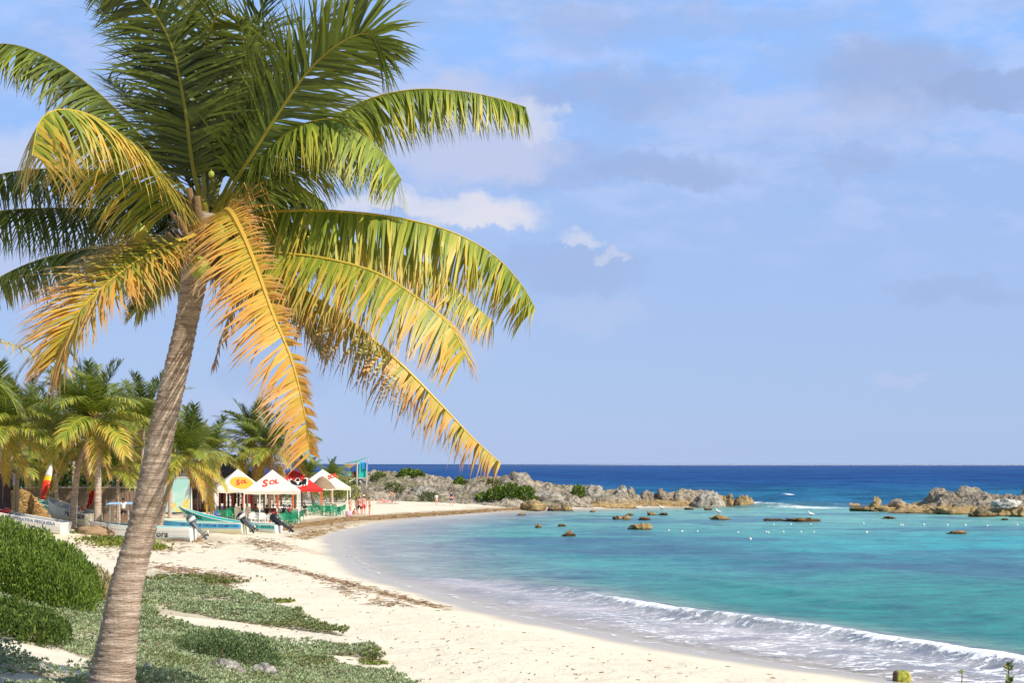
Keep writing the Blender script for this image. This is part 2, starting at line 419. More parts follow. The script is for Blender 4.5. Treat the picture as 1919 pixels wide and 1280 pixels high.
def build_sea():
    py = np.concatenate([np.linspace(1500, 1262, 100), np.linspace(1260, 1000, 420), np.linspace(999.4, 878, 330), np.linspace(877.5, 870.2, 24)])
    Yr = np.unique(np.concatenate([[-300, -60, 0, 6, 12], 5.4 * F / (py - HY)]))
    u = np.concatenate([np.linspace(-2.5, -.5, 30), np.linspace(-.48, -.16, 40), np.linspace(-.158, .42, 560), np.linspace(.43, 2.6, 50)])
    YY, UU = np.meshgrid(Yr, u, indexing='ij'); XX = UU * (np.maximum(YY, 0) + 4)
    d = -segdist(XX, YY, SHORE)            # metres out from the waterline
    c = segdist(XX, YY, CREST, False)
    # side of crest: positive seaward
    tr = segdist(XX, YY, CREST + [(900, -400), (4000, 3000), (-4000, 3000), (-2.6, 66)])
    cs = np.where(tr > 0, c, -c)
    a, b = pix(XX, YY, 0 * XX)
    def smooth_blob(px, py_, sa, sb, k=1.0):
        q = fbm(XX * .16, YY * .09, 0, 4, 33) - .5; q2 = fbm(XX * .16 + 40, YY * .09, 0, 4, 35) - .5
        return np.exp(-((a + q * 240 - px) / sa) ** 2 - ((b + q2 * 26 - py_) / sb) ** 2) * k
    C = lambda r, g, bb: np.array([r, g, bb])
    turq = C(.045, .255, .25); teal = C(.014, .195, .175); cyan = C(.016, .285, .33); pale = C(.15, .37, .335); grass = C(.024, .10, .165); lav = C(.62, .61, .70); deep = C(.006, .058, .21); mid = C(.012, .115, .235); sandw = C(.42, .50, .47)
    def mix(A, Bc, f): return A * (1 - f[..., None]) + Bc * f[..., None]
    col = np.broadcast_to(turq, XX.shape + (3,)).copy()
    col = mix(col, teal, np.clip(sstep(b, 1050, 1120) * sstep(a, 950, 1350), 0, 1))
    col = mix(col, cyan, smooth_blob(1850, 1025, 320, 32, .9))
    col = mix(col, cyan, smooth_blob(1500, 1040, 260, 22, .5))
    col = mix(col, pale, sstep(b, 1010, 962) * .75)
    col = mix(col, pale, smooth_blob(800, 1010, 120, 18, .35))
    for g in [(900, 1018, 160, 9, .6), (1150, 1030, 250, 14, .95), (1400, 1042, 240, 9, .7), (1500, 1062, 180, 10, .85), (1700, 1060, 260, 14, .9), (1900, 1075, 170, 16, .9), (1880, 1035, 120, 7, .7),
              (880, 978, 120, 6, .85), (760, 992, 90, 7, .7), (1180, 972, 120, 5, .3), (770, 1028, 70, 5, .75), (840, 1043, 70, 5, .7), (1350, 1010, 120, 5, .35), (1300, 1085, 160, 6, .35), (1000, 960, 90, 3, .7)]:
        col = mix(col, grass, np.clip(smooth_blob(*g), 0, 1))
    nn = fbm(XX * .12, YY * .12, 0, 4, 51)
    col = mix(col, grass * 1.2, sstep(nn, .52, .66) * .6 * sstep(b, 1110, 1080) * (b > 960))
    # near-shore shallows
    shal = sstep(d, 14, 1.5) * sstep(a, 1500, 600)
    col = mix(col, lav, shal * .55)
    col = mix(col, lav, sstep(cs, 2.0, -1.5) * (a > 600) * .92)
    col = mix(col, sandw, sstep(np.abs(cs - 1.6), 2.6, 0) * .3 * (a > 700))
    # open sea behind the reef line
    reef = 948 + 12 * sstep(a, 1400, 1919)
    off = sstep(b, reef + 6, reef - 8)
    far = off * sstep(YY, 150, 210)
    dcol = mix(np.broadcast_to(mid, XX.shape + (3,)), deep, sstep(b + (nn - .5) * 26, 932, 896))
    dcol = mix(dcol, C(.012, .045, .14), sstep(b, 880, 869) * .5)
    col = mix(col, dcol, off)
    # foam
    fo = np.zeros(XX.shape)
    act = sstep(a, 960, 1250)
    inner = sstep(cs, .35, -.5) * sstep(d, .0, 1.2)
    fo = np.maximum(fo, inner * (.50 + .14 * act) * sstep(a, 620, 1000))
    fo = np.maximum(fo, inner * .42 * np.exp(-((cs + 1.5) / 2.2) ** 2) * act * 1.6)
    fo = np.maximum(fo, np.exp(-(np.where(cs > 0, cs / .2, cs / .6)) ** 2) * (.95 * act * (.45 + .9 * vnoise(XX * .45, YY * .45, 0, 133)) + .25 * sstep(a, 780, 1000)))
    edge = d + (fbm(XX * .5, YY * .5, 0, 3, 71) - .5) * 1.4
    fo = np.maximum(fo, np.exp(-((edge - .35) / .28) ** 2) * (.62 + .2 * sstep(a, 1400, 1700)) * (YY < 92))
    fo = np.maximum(fo, np.exp(-((edge - 2.4) / .35) ** 2) * .5 * (YY < 60))
    fo = np.maximum(fo, sstep(a, 1500, 1800) * np.exp(-((edge - 1.2) / 1.0) ** 2) * .7 * (YY < 60))
    fo = np.maximum(fo, np.exp(-((a - 730) / 60) ** 2 - ((b - 1044) / 6) ** 2) * .55)
    # surf on the reef gap and caps offshore
    for (qx, qy, sa, sb, k) in [(1440, 948, 60, 3.6, 1.05), (1520, 952, 95, 2.4, .95), (1620, 954, 60, 1.6, .7), (1480, 936, 16, 2.0, 1.0), (1530, 939, 22, 1.4, .85), (1415, 944, 20, 3, 1.0), (1570, 946, 40, 1.2, .5)]:
        fo = np.maximum(fo, np.exp(-((a - qx) / sa) ** 2 - ((b - qy) / sb) ** 2) * k)
    cap = vnoise(XX * .16, YY * .10, 0, 91) * vnoise(XX * .6, YY * .4, 0, 92)
    fo = np.maximum(fo, sstep(cap, .80, .92) * .8 * off * (YY < 700))
    fo = fo * sstep(d, -.8, .1)
    # height: ripples, swell lines and the breaking crest
    Z = (fbm(XX * .5, YY * .8, 0, 3, 61) - .5) * .10 * sstep(d, .2, 5)
    Z += (fbm(XX * .05, YY * .16, 0, 3, 62) - .5) * .9 * far * sstep(YY, 1500, 500)
    amp = .20 * act * (.55 + .9 * fbm(XX * .28, YY * .28, 0, 3, 77)) + .07 * sstep(a, 760, 1000)
    Z += amp * np.where(cs > 0, np.exp(-(cs / 1.5) ** 2), np.exp(-(cs / .5) ** 2))
    Z += .05 * np.sin(cs * 2.1 + 3 * nn) * sstep(cs, .2, -1) * sstep(d, .5, 3)
    Z += .10 * np.maximum(np.sin(cs * .62 + nn * 5), 0) ** 3 * sstep(cs, 3, 8) * sstep(cs, 60, 20)
    for (qx, qy, sa, sb, k) in [(1465, 937, 45, 3.5, .9), (1540, 941, 60, 3, .6), (1440, 950, 60, 2.5, .5)]:
        Z += np.exp(-((a - qx) / sa) ** 2 - ((b - qy) / sb) ** 2) * k * (YY > 100)
    Z = np.where(d < 0, -.012 * np.minimum(-d, 8), Z)
    al = sstep(d + .3, 0, 3.2) * .55 + sstep(d, 2.5, 12) * .45
    al = np.where(d < 0, 0, al)
    al = np.maximum(al, off)
    me = grid_mesh('sea', XX, YY, Z, sea_material(), cols=col, attrs={'foam': np.clip(fo, 0, 1.3), 'alpha': al, 'farness': far})
    tag(put('sea', me), kind='structure')
build_sea()
# ------------------------------------------------------------- rock material
def rock_mat(name, A, Bc, warm, base_dark, zlo=0.0, zhi=.5, bs=1.0):
    m = bpy.data.materials.new(name); m.use_nodes = True
    t = NT(m.node_tree); b = m.node_tree.nodes['Principled BSDF']
    p = t.pos(); x, y, z = t.sep(p)
    n1 = t.noise(p, .5, 5, .6); n2 = t.noise(p, 2.6, 5, .65); n3 = t.noise(p, 9, 4, .7)
    st = t.noise(t.mapping(p, (.3, .3, 2.2)), 1.3, 4, .6)
    c = t.mix(t.ss(n1, .35, .65), A, Bc)
    c = t.mix(t.ss(n2, .46, .60) * .8, c, tuple(v * .42 for v in A))
    c = t.mix(t.ss(st, .55, .7) * .35, c, tuple(min(1, v * 1.5) for v in Bc))
    c = t.mix(t.ss(n3, .56, .75) * .6, c, (.07, .06, .05))
    zz = z + (n1 - .5) * .8 + (n2 - .5) * .3
    c = t.mix(t.ss(zz, zhi + .5, zhi) * warm * t.ss(n2, .3, .6), c, (.50, .33, .12))
    c = t.mix(t.ss(z + (n2 - .5) * .25, zlo + .22, zlo + .02) * base_dark, c, (.09, .05, .025))
    t.put(b.inputs['Base Color'], c); b.inputs['Roughness'].default_value = .92; b.inputs['Specular IOR Level'].default_value = .2
    h = n2 * 1.0 + n3 * .4 + st * .8
    vo = t.node('ShaderNodeTexVoronoi'); t.put(vo.inputs['Vector'], p); vo.inputs['Scale'].default_value = 1.8 * bs
    h = h + E(t, vo.outputs['Distance']) * .7
    t.put(b.inputs['Normal'], t.bump(h, 1.0, .28))
    return m
ROCKG = rock_mat('grey_limestone', (.34, .31, .26), (.50, .46, .39), 0, 0)
ROCKW = rock_mat('weathered_reef_rock', (.30, .25, .19), (.44, .38, .29), .8, .9, 0, .55)
ROCKO = rock_mat('ochre_rock', (.33, .245, .14), (.47, .36, .2), .55, .9, 0, .5)
ROCKD = rock_mat('wet_dark_rock', (.20, .15, .09), (.34, .27, .16), .3, 1.0, .1, .2)
DRIFT = rock_mat('pale_weathered_boulder', (.52, .49, .44), (.66, .62, .56), 0, 0)
# ------------------------------------------------------------- rocky headland
CRESTP = [(480, 905), (540, 898), (600, 893), (640, 890), (700, 882), (735, 880), (768, 882), (800, 889), (830, 889), (850, 897), (872, 896), (900, 892), (935, 896), (960, 889), (985, 886), (1000, 899), (1030, 903), (1060, 905), (1085, 907),
          (1112, 908), (1120, 918), (1150, 914), (1168, 908), (1183, 922), (1210, 924), (1235, 923), (1260, 918), (1290, 915), (1320, 917), (1335, 918), (1348, 926), (1372, 930), (1390, 938), (1410, 952), (1440, 966)]
FRONT = [(480, 171), (640, 170), (760, 169), (860, 166), (950, 163), (1040, 164), (1120, 167), (1250, 173), (1400, 179), (1440, 181)]
def headz(px, s):
    """height of the headland at picture column px, depth s 0..1 from its foot"""
    yf = np.interp(px, *zip(*FRONT)); dep = np.interp(px, [480, 700, 1000, 1250, 1400], [40, 40, 30, 18, 10])
    Y = yf + s * dep; X = (px - CX) / F * Y
    yc = yf + .5 * dep
    zc = CAMZ - (np.interp(px, *zip(*CRESTP)) + 6 - HY) / F * yc
    prof = np.interp(s, [-.05, 0, .12, .3, .5, .7, 1.0], [-.4, 0, .34, .68, 1.0, .8, -.1])
    n = fbm(X * .16, Y * .16, 0, 4, 101); rid = 1 - np.abs(2 * fbm(X * .33, Y * .45, 0, 4, 105) - 1)
    blk = vnoise(np.floor(X * .5 + n * 3), np.floor(Y * .4 + n * 3), 0, 111)
    jag = (n - .5) * 1.1 + (rid - .7) * 1.5 + (blk - .5) * .55
    fine = (fbm(X * 1.1, Y * .9, 0, 4, 121, .62) - .5) * 1.5 + (1 - np.abs(2 * fbm(X * .8, Y * .8, 0, 3, 125, .6) - 1) - .7) * .9
    g0 = Hn(X, Y, False) - .25
    sc = np.interp(px, [480, 1100, 1250, 1440], [1.0, .9, .7, .6]) * np.clip(zc / 2.6, .35, 1.1)
    edge = sstep(s, -.05, .12) * sstep(s, 1.05, .85)
    z = g0 + (zc - g0) * prof + (jag * sc * .5 + fine * .6) * edge
    return X, Y, z
def build_headland():
    a = np.linspace(480, 1435, 760); s = np.linspace(-.05, 1.05, 120)
    A, S = np.meshgrid(a, s, indexing='ij')
    X, Y, Z = headz(A, S)
    Z = np.maximum(Z, -1.2)
    m = bpy.data.materials.new('headland_limestone'); m.use_nodes = True
    t = NT(m.node_tree); b = m.node_tree.nodes['Principled BSDF']
    p = t.pos(); x, y, z = t.sep(p)
    n0 = t.noise(p, .12, 4, .6); n1 = t.noise(p, .5, 5, .6); n2 = t.noise(p, 2.4, 5, .65); n3 = t.noise(p, 7, 4, .7)
    st = t.noise(t.mapping(p, (.35, .35, 2.0), (0, R(12), 0)), 1.1, 5, .65)
    c = t.mix(t.ss(n1, .40, .58), (.30, .245, .18), (.55, .475, .36))
    c = t.mix(t.ss(st, .5, .66) * .5, c, (.27, .235, .2))
    c = t.mix(t.ss(n2, .50, .62) * .8, c, (.15, .12, .095))
    c = t.mix(t.ss(n3, .6, .75) * .5, c, (.08, .07, .055))
    c = t.mix(t.ss(n0, .5, .62) * t.ss(x, 12, 2) * t.ss(n2, .35, .55) * .7, c, (.17, .17, .06))
    ok = t.ss(z + (n1 - .5) * 1.1, 1.35, .75) * t.ss(x, 8, 16)
    c = t.mix(ok * .7, c, (.48, .34, .15))
    c = t.mix(t.ss(x, 25, 28) * t.ss(n1, .3, .5) * .7, c, (.50, .33, .13))
    c = t.mix(t.ss(z + (n2 - .5) * .4, .32, .08) * t.ss(x, 6, 12) * .9, c, (.08, .045, .025))
    t.put(b.inputs['Base Color'], c); b.inputs['Roughness'].default_value = .95; b.inputs['Specular IOR Level'].default_value = .15
    t.put(b.inputs['Normal'], t.bump(n2 * 1.0 + n3 * .35 + st * 1.2, 1.0, .5))
    me = grid_mesh('rocky_headland', X, Y, Z, m, smooth=False)
    tag(put('rocky_headland', me), kind='structure')
build_headland()
def build_reef():
    global CRESTP, FRONT
    s0 = (CRESTP, FRONT)
    CRESTP = [(1590, 962), (1625, 953), (1655, 948), (1690, 942), (1730, 940), (1745, 926), (1762, 917), (1780, 923), (1800, 927), (1830, 922), (1850, 924), (1870, 929), (1895, 927), (1919, 930), (2000, 915), (2150, 925), (2300, 965)]
    FRONT = [(1590, 160), (1680, 158), (1800, 150), (1900, 143), (2100, 140), (2300, 140)]
    a = np.linspace(1592, 2300, 420); s = np.linspace(-.05, 1.05, 70); A, S = np.meshgrid(a, s, indexing='ij')
    yf = np.interp(A, *zip(*FRONT)); dep = 18.0; Y = yf + S * dep; X = (A - CX) / F * Y
    zc = CAMZ - (np.interp(A, *zip(*CRESTP)) + 5 - HY) / F * (yf + .5 * dep)
    prof = np.interp(S, [-.05, 0, .05, .3, .5, .7, 1.05], [-.5, 0, .22, .5, 1.0, .8, -.5])
    n = fbm(X * .3, Y * .3, 0, 4, 141); rid = 1 - np.abs(2 * fbm(X * .55, Y * .55, 0, 4, 145, .6) - 1); fn = fbm(X * 1.4, Y * 1.4, 0, 4, 149, .6)
    blk = vnoise(np.floor(X * .8 + n * 3), np.floor(Y * .7 + n * 3), 0, 151) - .5
    Z = zc * prof + ((n - .5) * 1.2 + (rid - .7) * 1.2 + blk * .7 + (fn - .5) * .8) * np.clip(zc * .45, .25, .9) * sstep(S, -.02, .1)
    CRESTP, FRONT = s0
    tag(put('rocky_reef', grid_mesh('rocky_reef', X, Y, Z, ROCKW, smooth=False)), kind='structure')
build_reef()
def on_head(px, s):
    X, Y, Z = headz(np.array([float(px)]), np.array([float(s)])); return Vector((X[0], Y[0], max(Z[0], H(X[0], Y[0]))))
# --------------------------------------------------------------------- rocks
import bmesh
def ico(sub):
    bm = bmesh.new(); bmesh.ops.create_icosphere(bm, subdivisions=sub, radius=1)
    V = np.array([v.co[:] for v in bm.verts]); Fc = np.array([[v.index for v in f.verts] for f in bm.faces]); bm.free(); return V, Fc
ICO = {k: ico(k) for k in (2, 3, 4, 5)}
def rock(name, label, cat, loc, size, seed, mat, sub=4, rough=.35, flat=True, group=None, cut=0.0, rz=0):
    V, Fc = ICO[sub]; V = V.copy()
    r = random.Random(seed); pl = []
    for i in range(9):   # planar cuts give broken faces
        n = np.array([r.gauss(0, 1), r.gauss(0, 1), r.gauss(0, .8)]); n /= np.linalg.norm(n); pl.append((n, r.uniform(.62, .95)))
    for n, dd in pl:
        k = V @ n - dd; V -= np.outer(np.maximum(k, 0) * .85, n)
    o = seed * 7.3
    f = (fbm(V[:, 0] * 1.6 + o, V[:, 1] * 1.6, V[:, 2] * 1.6, 4, seed % 50) - .5) * 2
    g = (1 - np.abs(2 * fbm(V[:, 0] * 3.4 + o, V[:, 1] * 3.4, V[:, 2] * 3.4, 4, seed % 50 + 9, .6) - 1) - .7) * 1.3
    g2 = (1 - np.abs(2 * fbm(V[:, 0] * 7 + o, V[:, 1] * 7, V[:, 2] * 7, 3, seed % 50 + 19, .6) - 1) - .7)
    bk = vnoise(np.floor(V[:, 0] * 2.6 + f * 2 + o), np.floor(V[:, 1] * 2.6 + f), np.floor(V[:, 2] * 3 + f), seed % 40) - .5
    V = V * (1 + rough * f * 1.2 + rough * 1.0 * g + rough * .45 * g2 + rough * .5 * bk)[:, None]
    V[:, 2] = np.where(V[:, 2] < 0, V[:, 2] * .5, V[:, 2])
    V *= np.array(size)
    me = raw_mesh(name, V, Fc, mat, smooth=not flat)
    ob = put(name, me, loc=loc); ob.rotation_euler = (0, 0, rz)
    return tag(ob, label, cat, group)
# ------------------------------------------------------------------- palms
LEAF = pmat('palm_leaf', None, .45, .12, 3, usecol=True, trans=.24, spec=.35)
def bark():
    m = bpy.data.materials.new('palm_bark'); m.use_nodes = True
    t = NT(m.node_tree); b = m.node_tree.nodes['Principled BSDF']
    o = t.obj()
    ring = t.noise(t.mapping(o, (1.2, 1.2, 11)), 1.6, 5, .65, .3); n2 = t.noise(t.mapping(o, (9, 9, 1.6)), 2.5, 4, .6); n1 = t.noise(o, 1.3, 4, .6)
    fine = t.noise(t.mapping(o, (3, 3, 30)), 2.2, 4, .7)
    c = t.mix(t.ss(ring, .36, .66), (.38, .27, .205), (.70, .55, .44))
    c = t.mix(t.ss(n2, .5, .75) * .4, c, (.36, .26, .19))
    c = t.mix(t.ss(n1, .5, .7) * .35, c, (.30, .20, .13))
    c = t.mix(t.ss(fine, .55, .7) * .4, c, (.24, .16, .12))
    t.put(b.inputs['Base Color'], c); b.inputs['Roughness'].default_value = .85; b.inputs['Specular IOR Level'].default_value = .25
    t.put(b.inputs['Normal'], t.bump(ring * 1.2 + n2 * .5 + fine * 1.1, 1.0, .035))
    return m
BARK = bark()
FIBRE = pmat('palm_fibre', (.20, .12, .06), .9, .4, 8, bump=.6, bscale=30, stretch=(1, 1, .3))
NUT = pmat('coconut_husk', (.30, .34, .06), .5, .3, 5)
STALKM = pmat('flower_stalk', (.62, .36, .10), .6, .2, 5)
def catmull(P4, n):
    P4 = [Vector(p) for p in P4]; Q = [P4[0] * 2 - P4[1]] + P4 + [P4[-1] * 2 - P4[-2]]
    segs = len(P4) - 1; out = []
    for i in range(n):
        f = i / (n - 1) * segs; k = min(int(f), segs - 1); t = f - k
        a, b, c, d = Q[k:k + 4]
        out.append(.5 * ((2 * b) + (c - a) * t + (2 * a - 5 * b + 4 * c - d) * t * t + (3 * b - a - 3 * c + d) * t ** 3))
    # even arc length
    L = [0]
    for i in range(1, n): L.append(L[-1] + (out[i] - out[i - 1]).length)
    res = []
    j = 0
    for i in range(n):
        s = L[-1] * i / (n - 1)
        while j < n - 2 and L[j + 1] < s: j += 1
        t = (s - L[j]) / max(L[j + 1] - L[j], 1e-9); res.append(out[j].lerp(out[j + 1], t))
    return res, L[-1]
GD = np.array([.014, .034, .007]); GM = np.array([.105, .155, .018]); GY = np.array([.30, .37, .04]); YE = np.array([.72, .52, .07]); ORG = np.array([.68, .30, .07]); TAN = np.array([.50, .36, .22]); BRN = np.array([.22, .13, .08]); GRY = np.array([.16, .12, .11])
def frond(path, n, L, droop, age, rng, width=.036, side_up=None, base=.14, ragged=.12, fwd=.75, segs=3, rach=.028, dry=0., lift=.25, taper=.5, left=1.0, right=1.0, dark=0., clump=.13):
    """one coconut frond: a tapering rachis and two rows of narrow drooping leaflets"""
    pts, LEN = catmull(path, 34)
    V = []; Fc = []; C = []
    def lerp(a, b, t): return a * (1 - t) + b * t
    def colr(t, s, rnd):
        """t along leaflet, s along frond"""
        a = age + (rnd - .5) * .5 * min(1, age * 2 + .2)
        c = lerp(GD if dark > .5 else lerp(GD, GM, .7), GM, min(1, max(0, .3 + rnd * .7 - dark))) * (.62 if dark > .78 else 1)  # highest dark values put the crown's shade into the leaf colour
        y = max(0, min(1, a * 1.5 * (.45 + .6 * t + .25 * s)))
        c = lerp(c, GY, min(1, y * 1.6)); c = lerp(c, YE, max(0, y * 1.7 - .8) if y > .47 else 0)
        o = max(0, min(1, (a - .42) * 2.6 * (t * .9 + s * .4)))
        c = lerp(c, ORG, o * .85)
        d = max(0, min(1, (dry + age * .55) * (t * 1.9 - .8 - .35 * rnd + .35 * s)))
        c = lerp(c, lerp(TAN, BRN, rnd * .7), d)
        if dry > .5: c = lerp(c, GRY, min(1, (dry - .4) * (.4 + t)))
        return c
    up0 = Vector(side_up) if side_up else Vector((0, 0, 1))
    # rachis
    nr = 5; prev = None; frames = []
    for i, p in enumerate(pts):
        T = (pts[min(i + 1, 33)] - pts[max(i - 1, 0)]).normalized()
        u = up0 if prev is None else prev
        N = (u - T * u.dot(T))
        if N.length < .05: N = Vector((0, -1, .2)) - T * T.dot(Vector((0, -1, .2)))
        N.normalize(); prev = (N * .85 + up0 * .15) if up0.dot(N) > 0 else N
        S = T.cross(N).normalized(); frames.append((p, T, N, S))
        rr = rach * (1 - .85 * i / 33) * (1.9 if i < 2 else 1)
        for k in range(nr):
            th = 2 * math.pi * k / nr; V.append(p + (S * math.cos(th) + N * math.sin(th) * .7) * rr)
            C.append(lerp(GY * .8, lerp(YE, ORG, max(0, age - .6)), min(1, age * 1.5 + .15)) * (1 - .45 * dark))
    for i in range(33):
        for k in range(nr): Fc.append((i * nr + k, i * nr + (k + 1) % nr, (i + 1) * nr + (k + 1) % nr, (i + 1) * nr + k))
    g = Vector((0, 0, -1))
    for i in range(n):
        s = base + (1 - base) * (i + .5) / n
        f = s * 33; k = min(int(f), 32); tt = f - k
        p = frames[k][0].lerp(frames[k + 1][0], tt); T, N, S = (frames[k][j].lerp(frames[k + 1][j], tt).normalized() for j in (1, 2, 3))
        env = math.sin(math.pi * min(1, (s - base) / (1 - base) * .6 + .24)) ** .6 * (1 - taper * max(0, s - .5))
        for sd in (-1, 1):
            if math.sin(i * .41 + sd * 1.3 + L * 9) > .93 and clump > .1: continue
            if rng.random() < .03 + ragged * .25: continue
            ln = L * env * rng.uniform(1 - ragged, 1) * (left if sd < 0 else right)
            if ln < .03: continue
            ang = fwd * (.55 + .8 * s) + rng.uniform(-.07, .07) + clump * math.sin(i * .55 + sd * 2 + 3 * math.sin(i * .17))
            D = (S * sd * math.cos(ang) + T * math.sin(ang) + N * (lift + rng.uniform(-.12, .12))).normalized()
            q = p.copy(); b0 = len(V); w0 = width * rng.uniform(.8, 1.1); rnd = rng.random()
            dr = droop * rng.uniform(.75, 1.3) * (2.6 if clump > .1 and rng.random() < .07 else 1)
            for j in range(segs + 1):
                t = j / segs
                Wd = D.cross(N)
                if Wd.length < .1: Wd = D.cross(S)
                Wd.normalize(); w = w0 * (1 - t ** 1.6) * (.75 if j == 0 else 1) * .5
                cc = colr(t, s, rnd)
                if j < segs:
                    V.append(q + Wd * w); V.append(q - Wd * w); C += [cc, cc]
                else: V.append(q); C.append(cc)
                if j < segs - 1: Fc.append((b0 + 2 * j, b0 + 2 * j + 1, b0 + 2 * j + 3, b0 + 2 * j + 2))
                elif j == segs - 1: Fc.append((b0 + 2 * j, b0 + 2 * j + 1, b0 + 2 * j + 2))
                D = (D + g * dr * (.35 + .65 * t) * 1.1 / segs * 1.6 + Vector((rng.gauss(0, .07), rng.gauss(0, .07), rng.gauss(0, .05))) * (clump * 7.7)).normalized(); q = q + D * ln / segs
    return V, Fc, np.array(C)
def trunk_mesh(name, pts, rads, ring=.075, n=24, seed=0, rows_per=4):
    path, L = catmull(pts, 60); cl = np.concatenate([[0], np.cumsum([(Vector(pts[i + 1]) - Vector(pts[i])).length for i in range(len(pts) - 1)])]); rr = [np.interp(i / 59 * cl[-1], cl, rads) for i in range(60)]
    N = int(L / ring * rows_per); V = []; Fc = []; r = random.Random(seed)
    jit = [r.uniform(-.35, .35) for _ in range(N // rows_per + 3)]
    for i in range(N + 1):
        f = i / N * 59; k = min(int(f), 58); t = f - k; p = path[k].lerp(path[k + 1], t); rad = rr[k] * (1 - t) + rr[k + 1] * t
        T = (path[k + 1] - path[k]).normalized(); A = T.cross(Vector((0, 1, 0))).normalized(); B = A.cross(T).normalized()
        for j in range(n):
            th = 2 * math.pi * j / n
            ph = (i / rows_per + .45 * math.sin(th + i * .013) + jit[int(i / rows_per)] * .8) % 1.0
            q = rad * (1 + .045 * (ph - .5) * 2 * 1.0 + .03 * math.sin(3 * th + i * .05) + r.uniform(-.008, .008))
            V.append(p + (A * math.cos(th) + B * math.sin(th)) * q)
        if i:
            for j in range(n): Fc.append(((i - 1) * n + j, (i - 1) * n + (j + 1) % n, i * n + (j + 1) % n, i * n + j))
    Fc.append(tuple(N * n + j for j in range(n)))
    return raw_mesh(name, V, Fc, BARK, smooth=True)
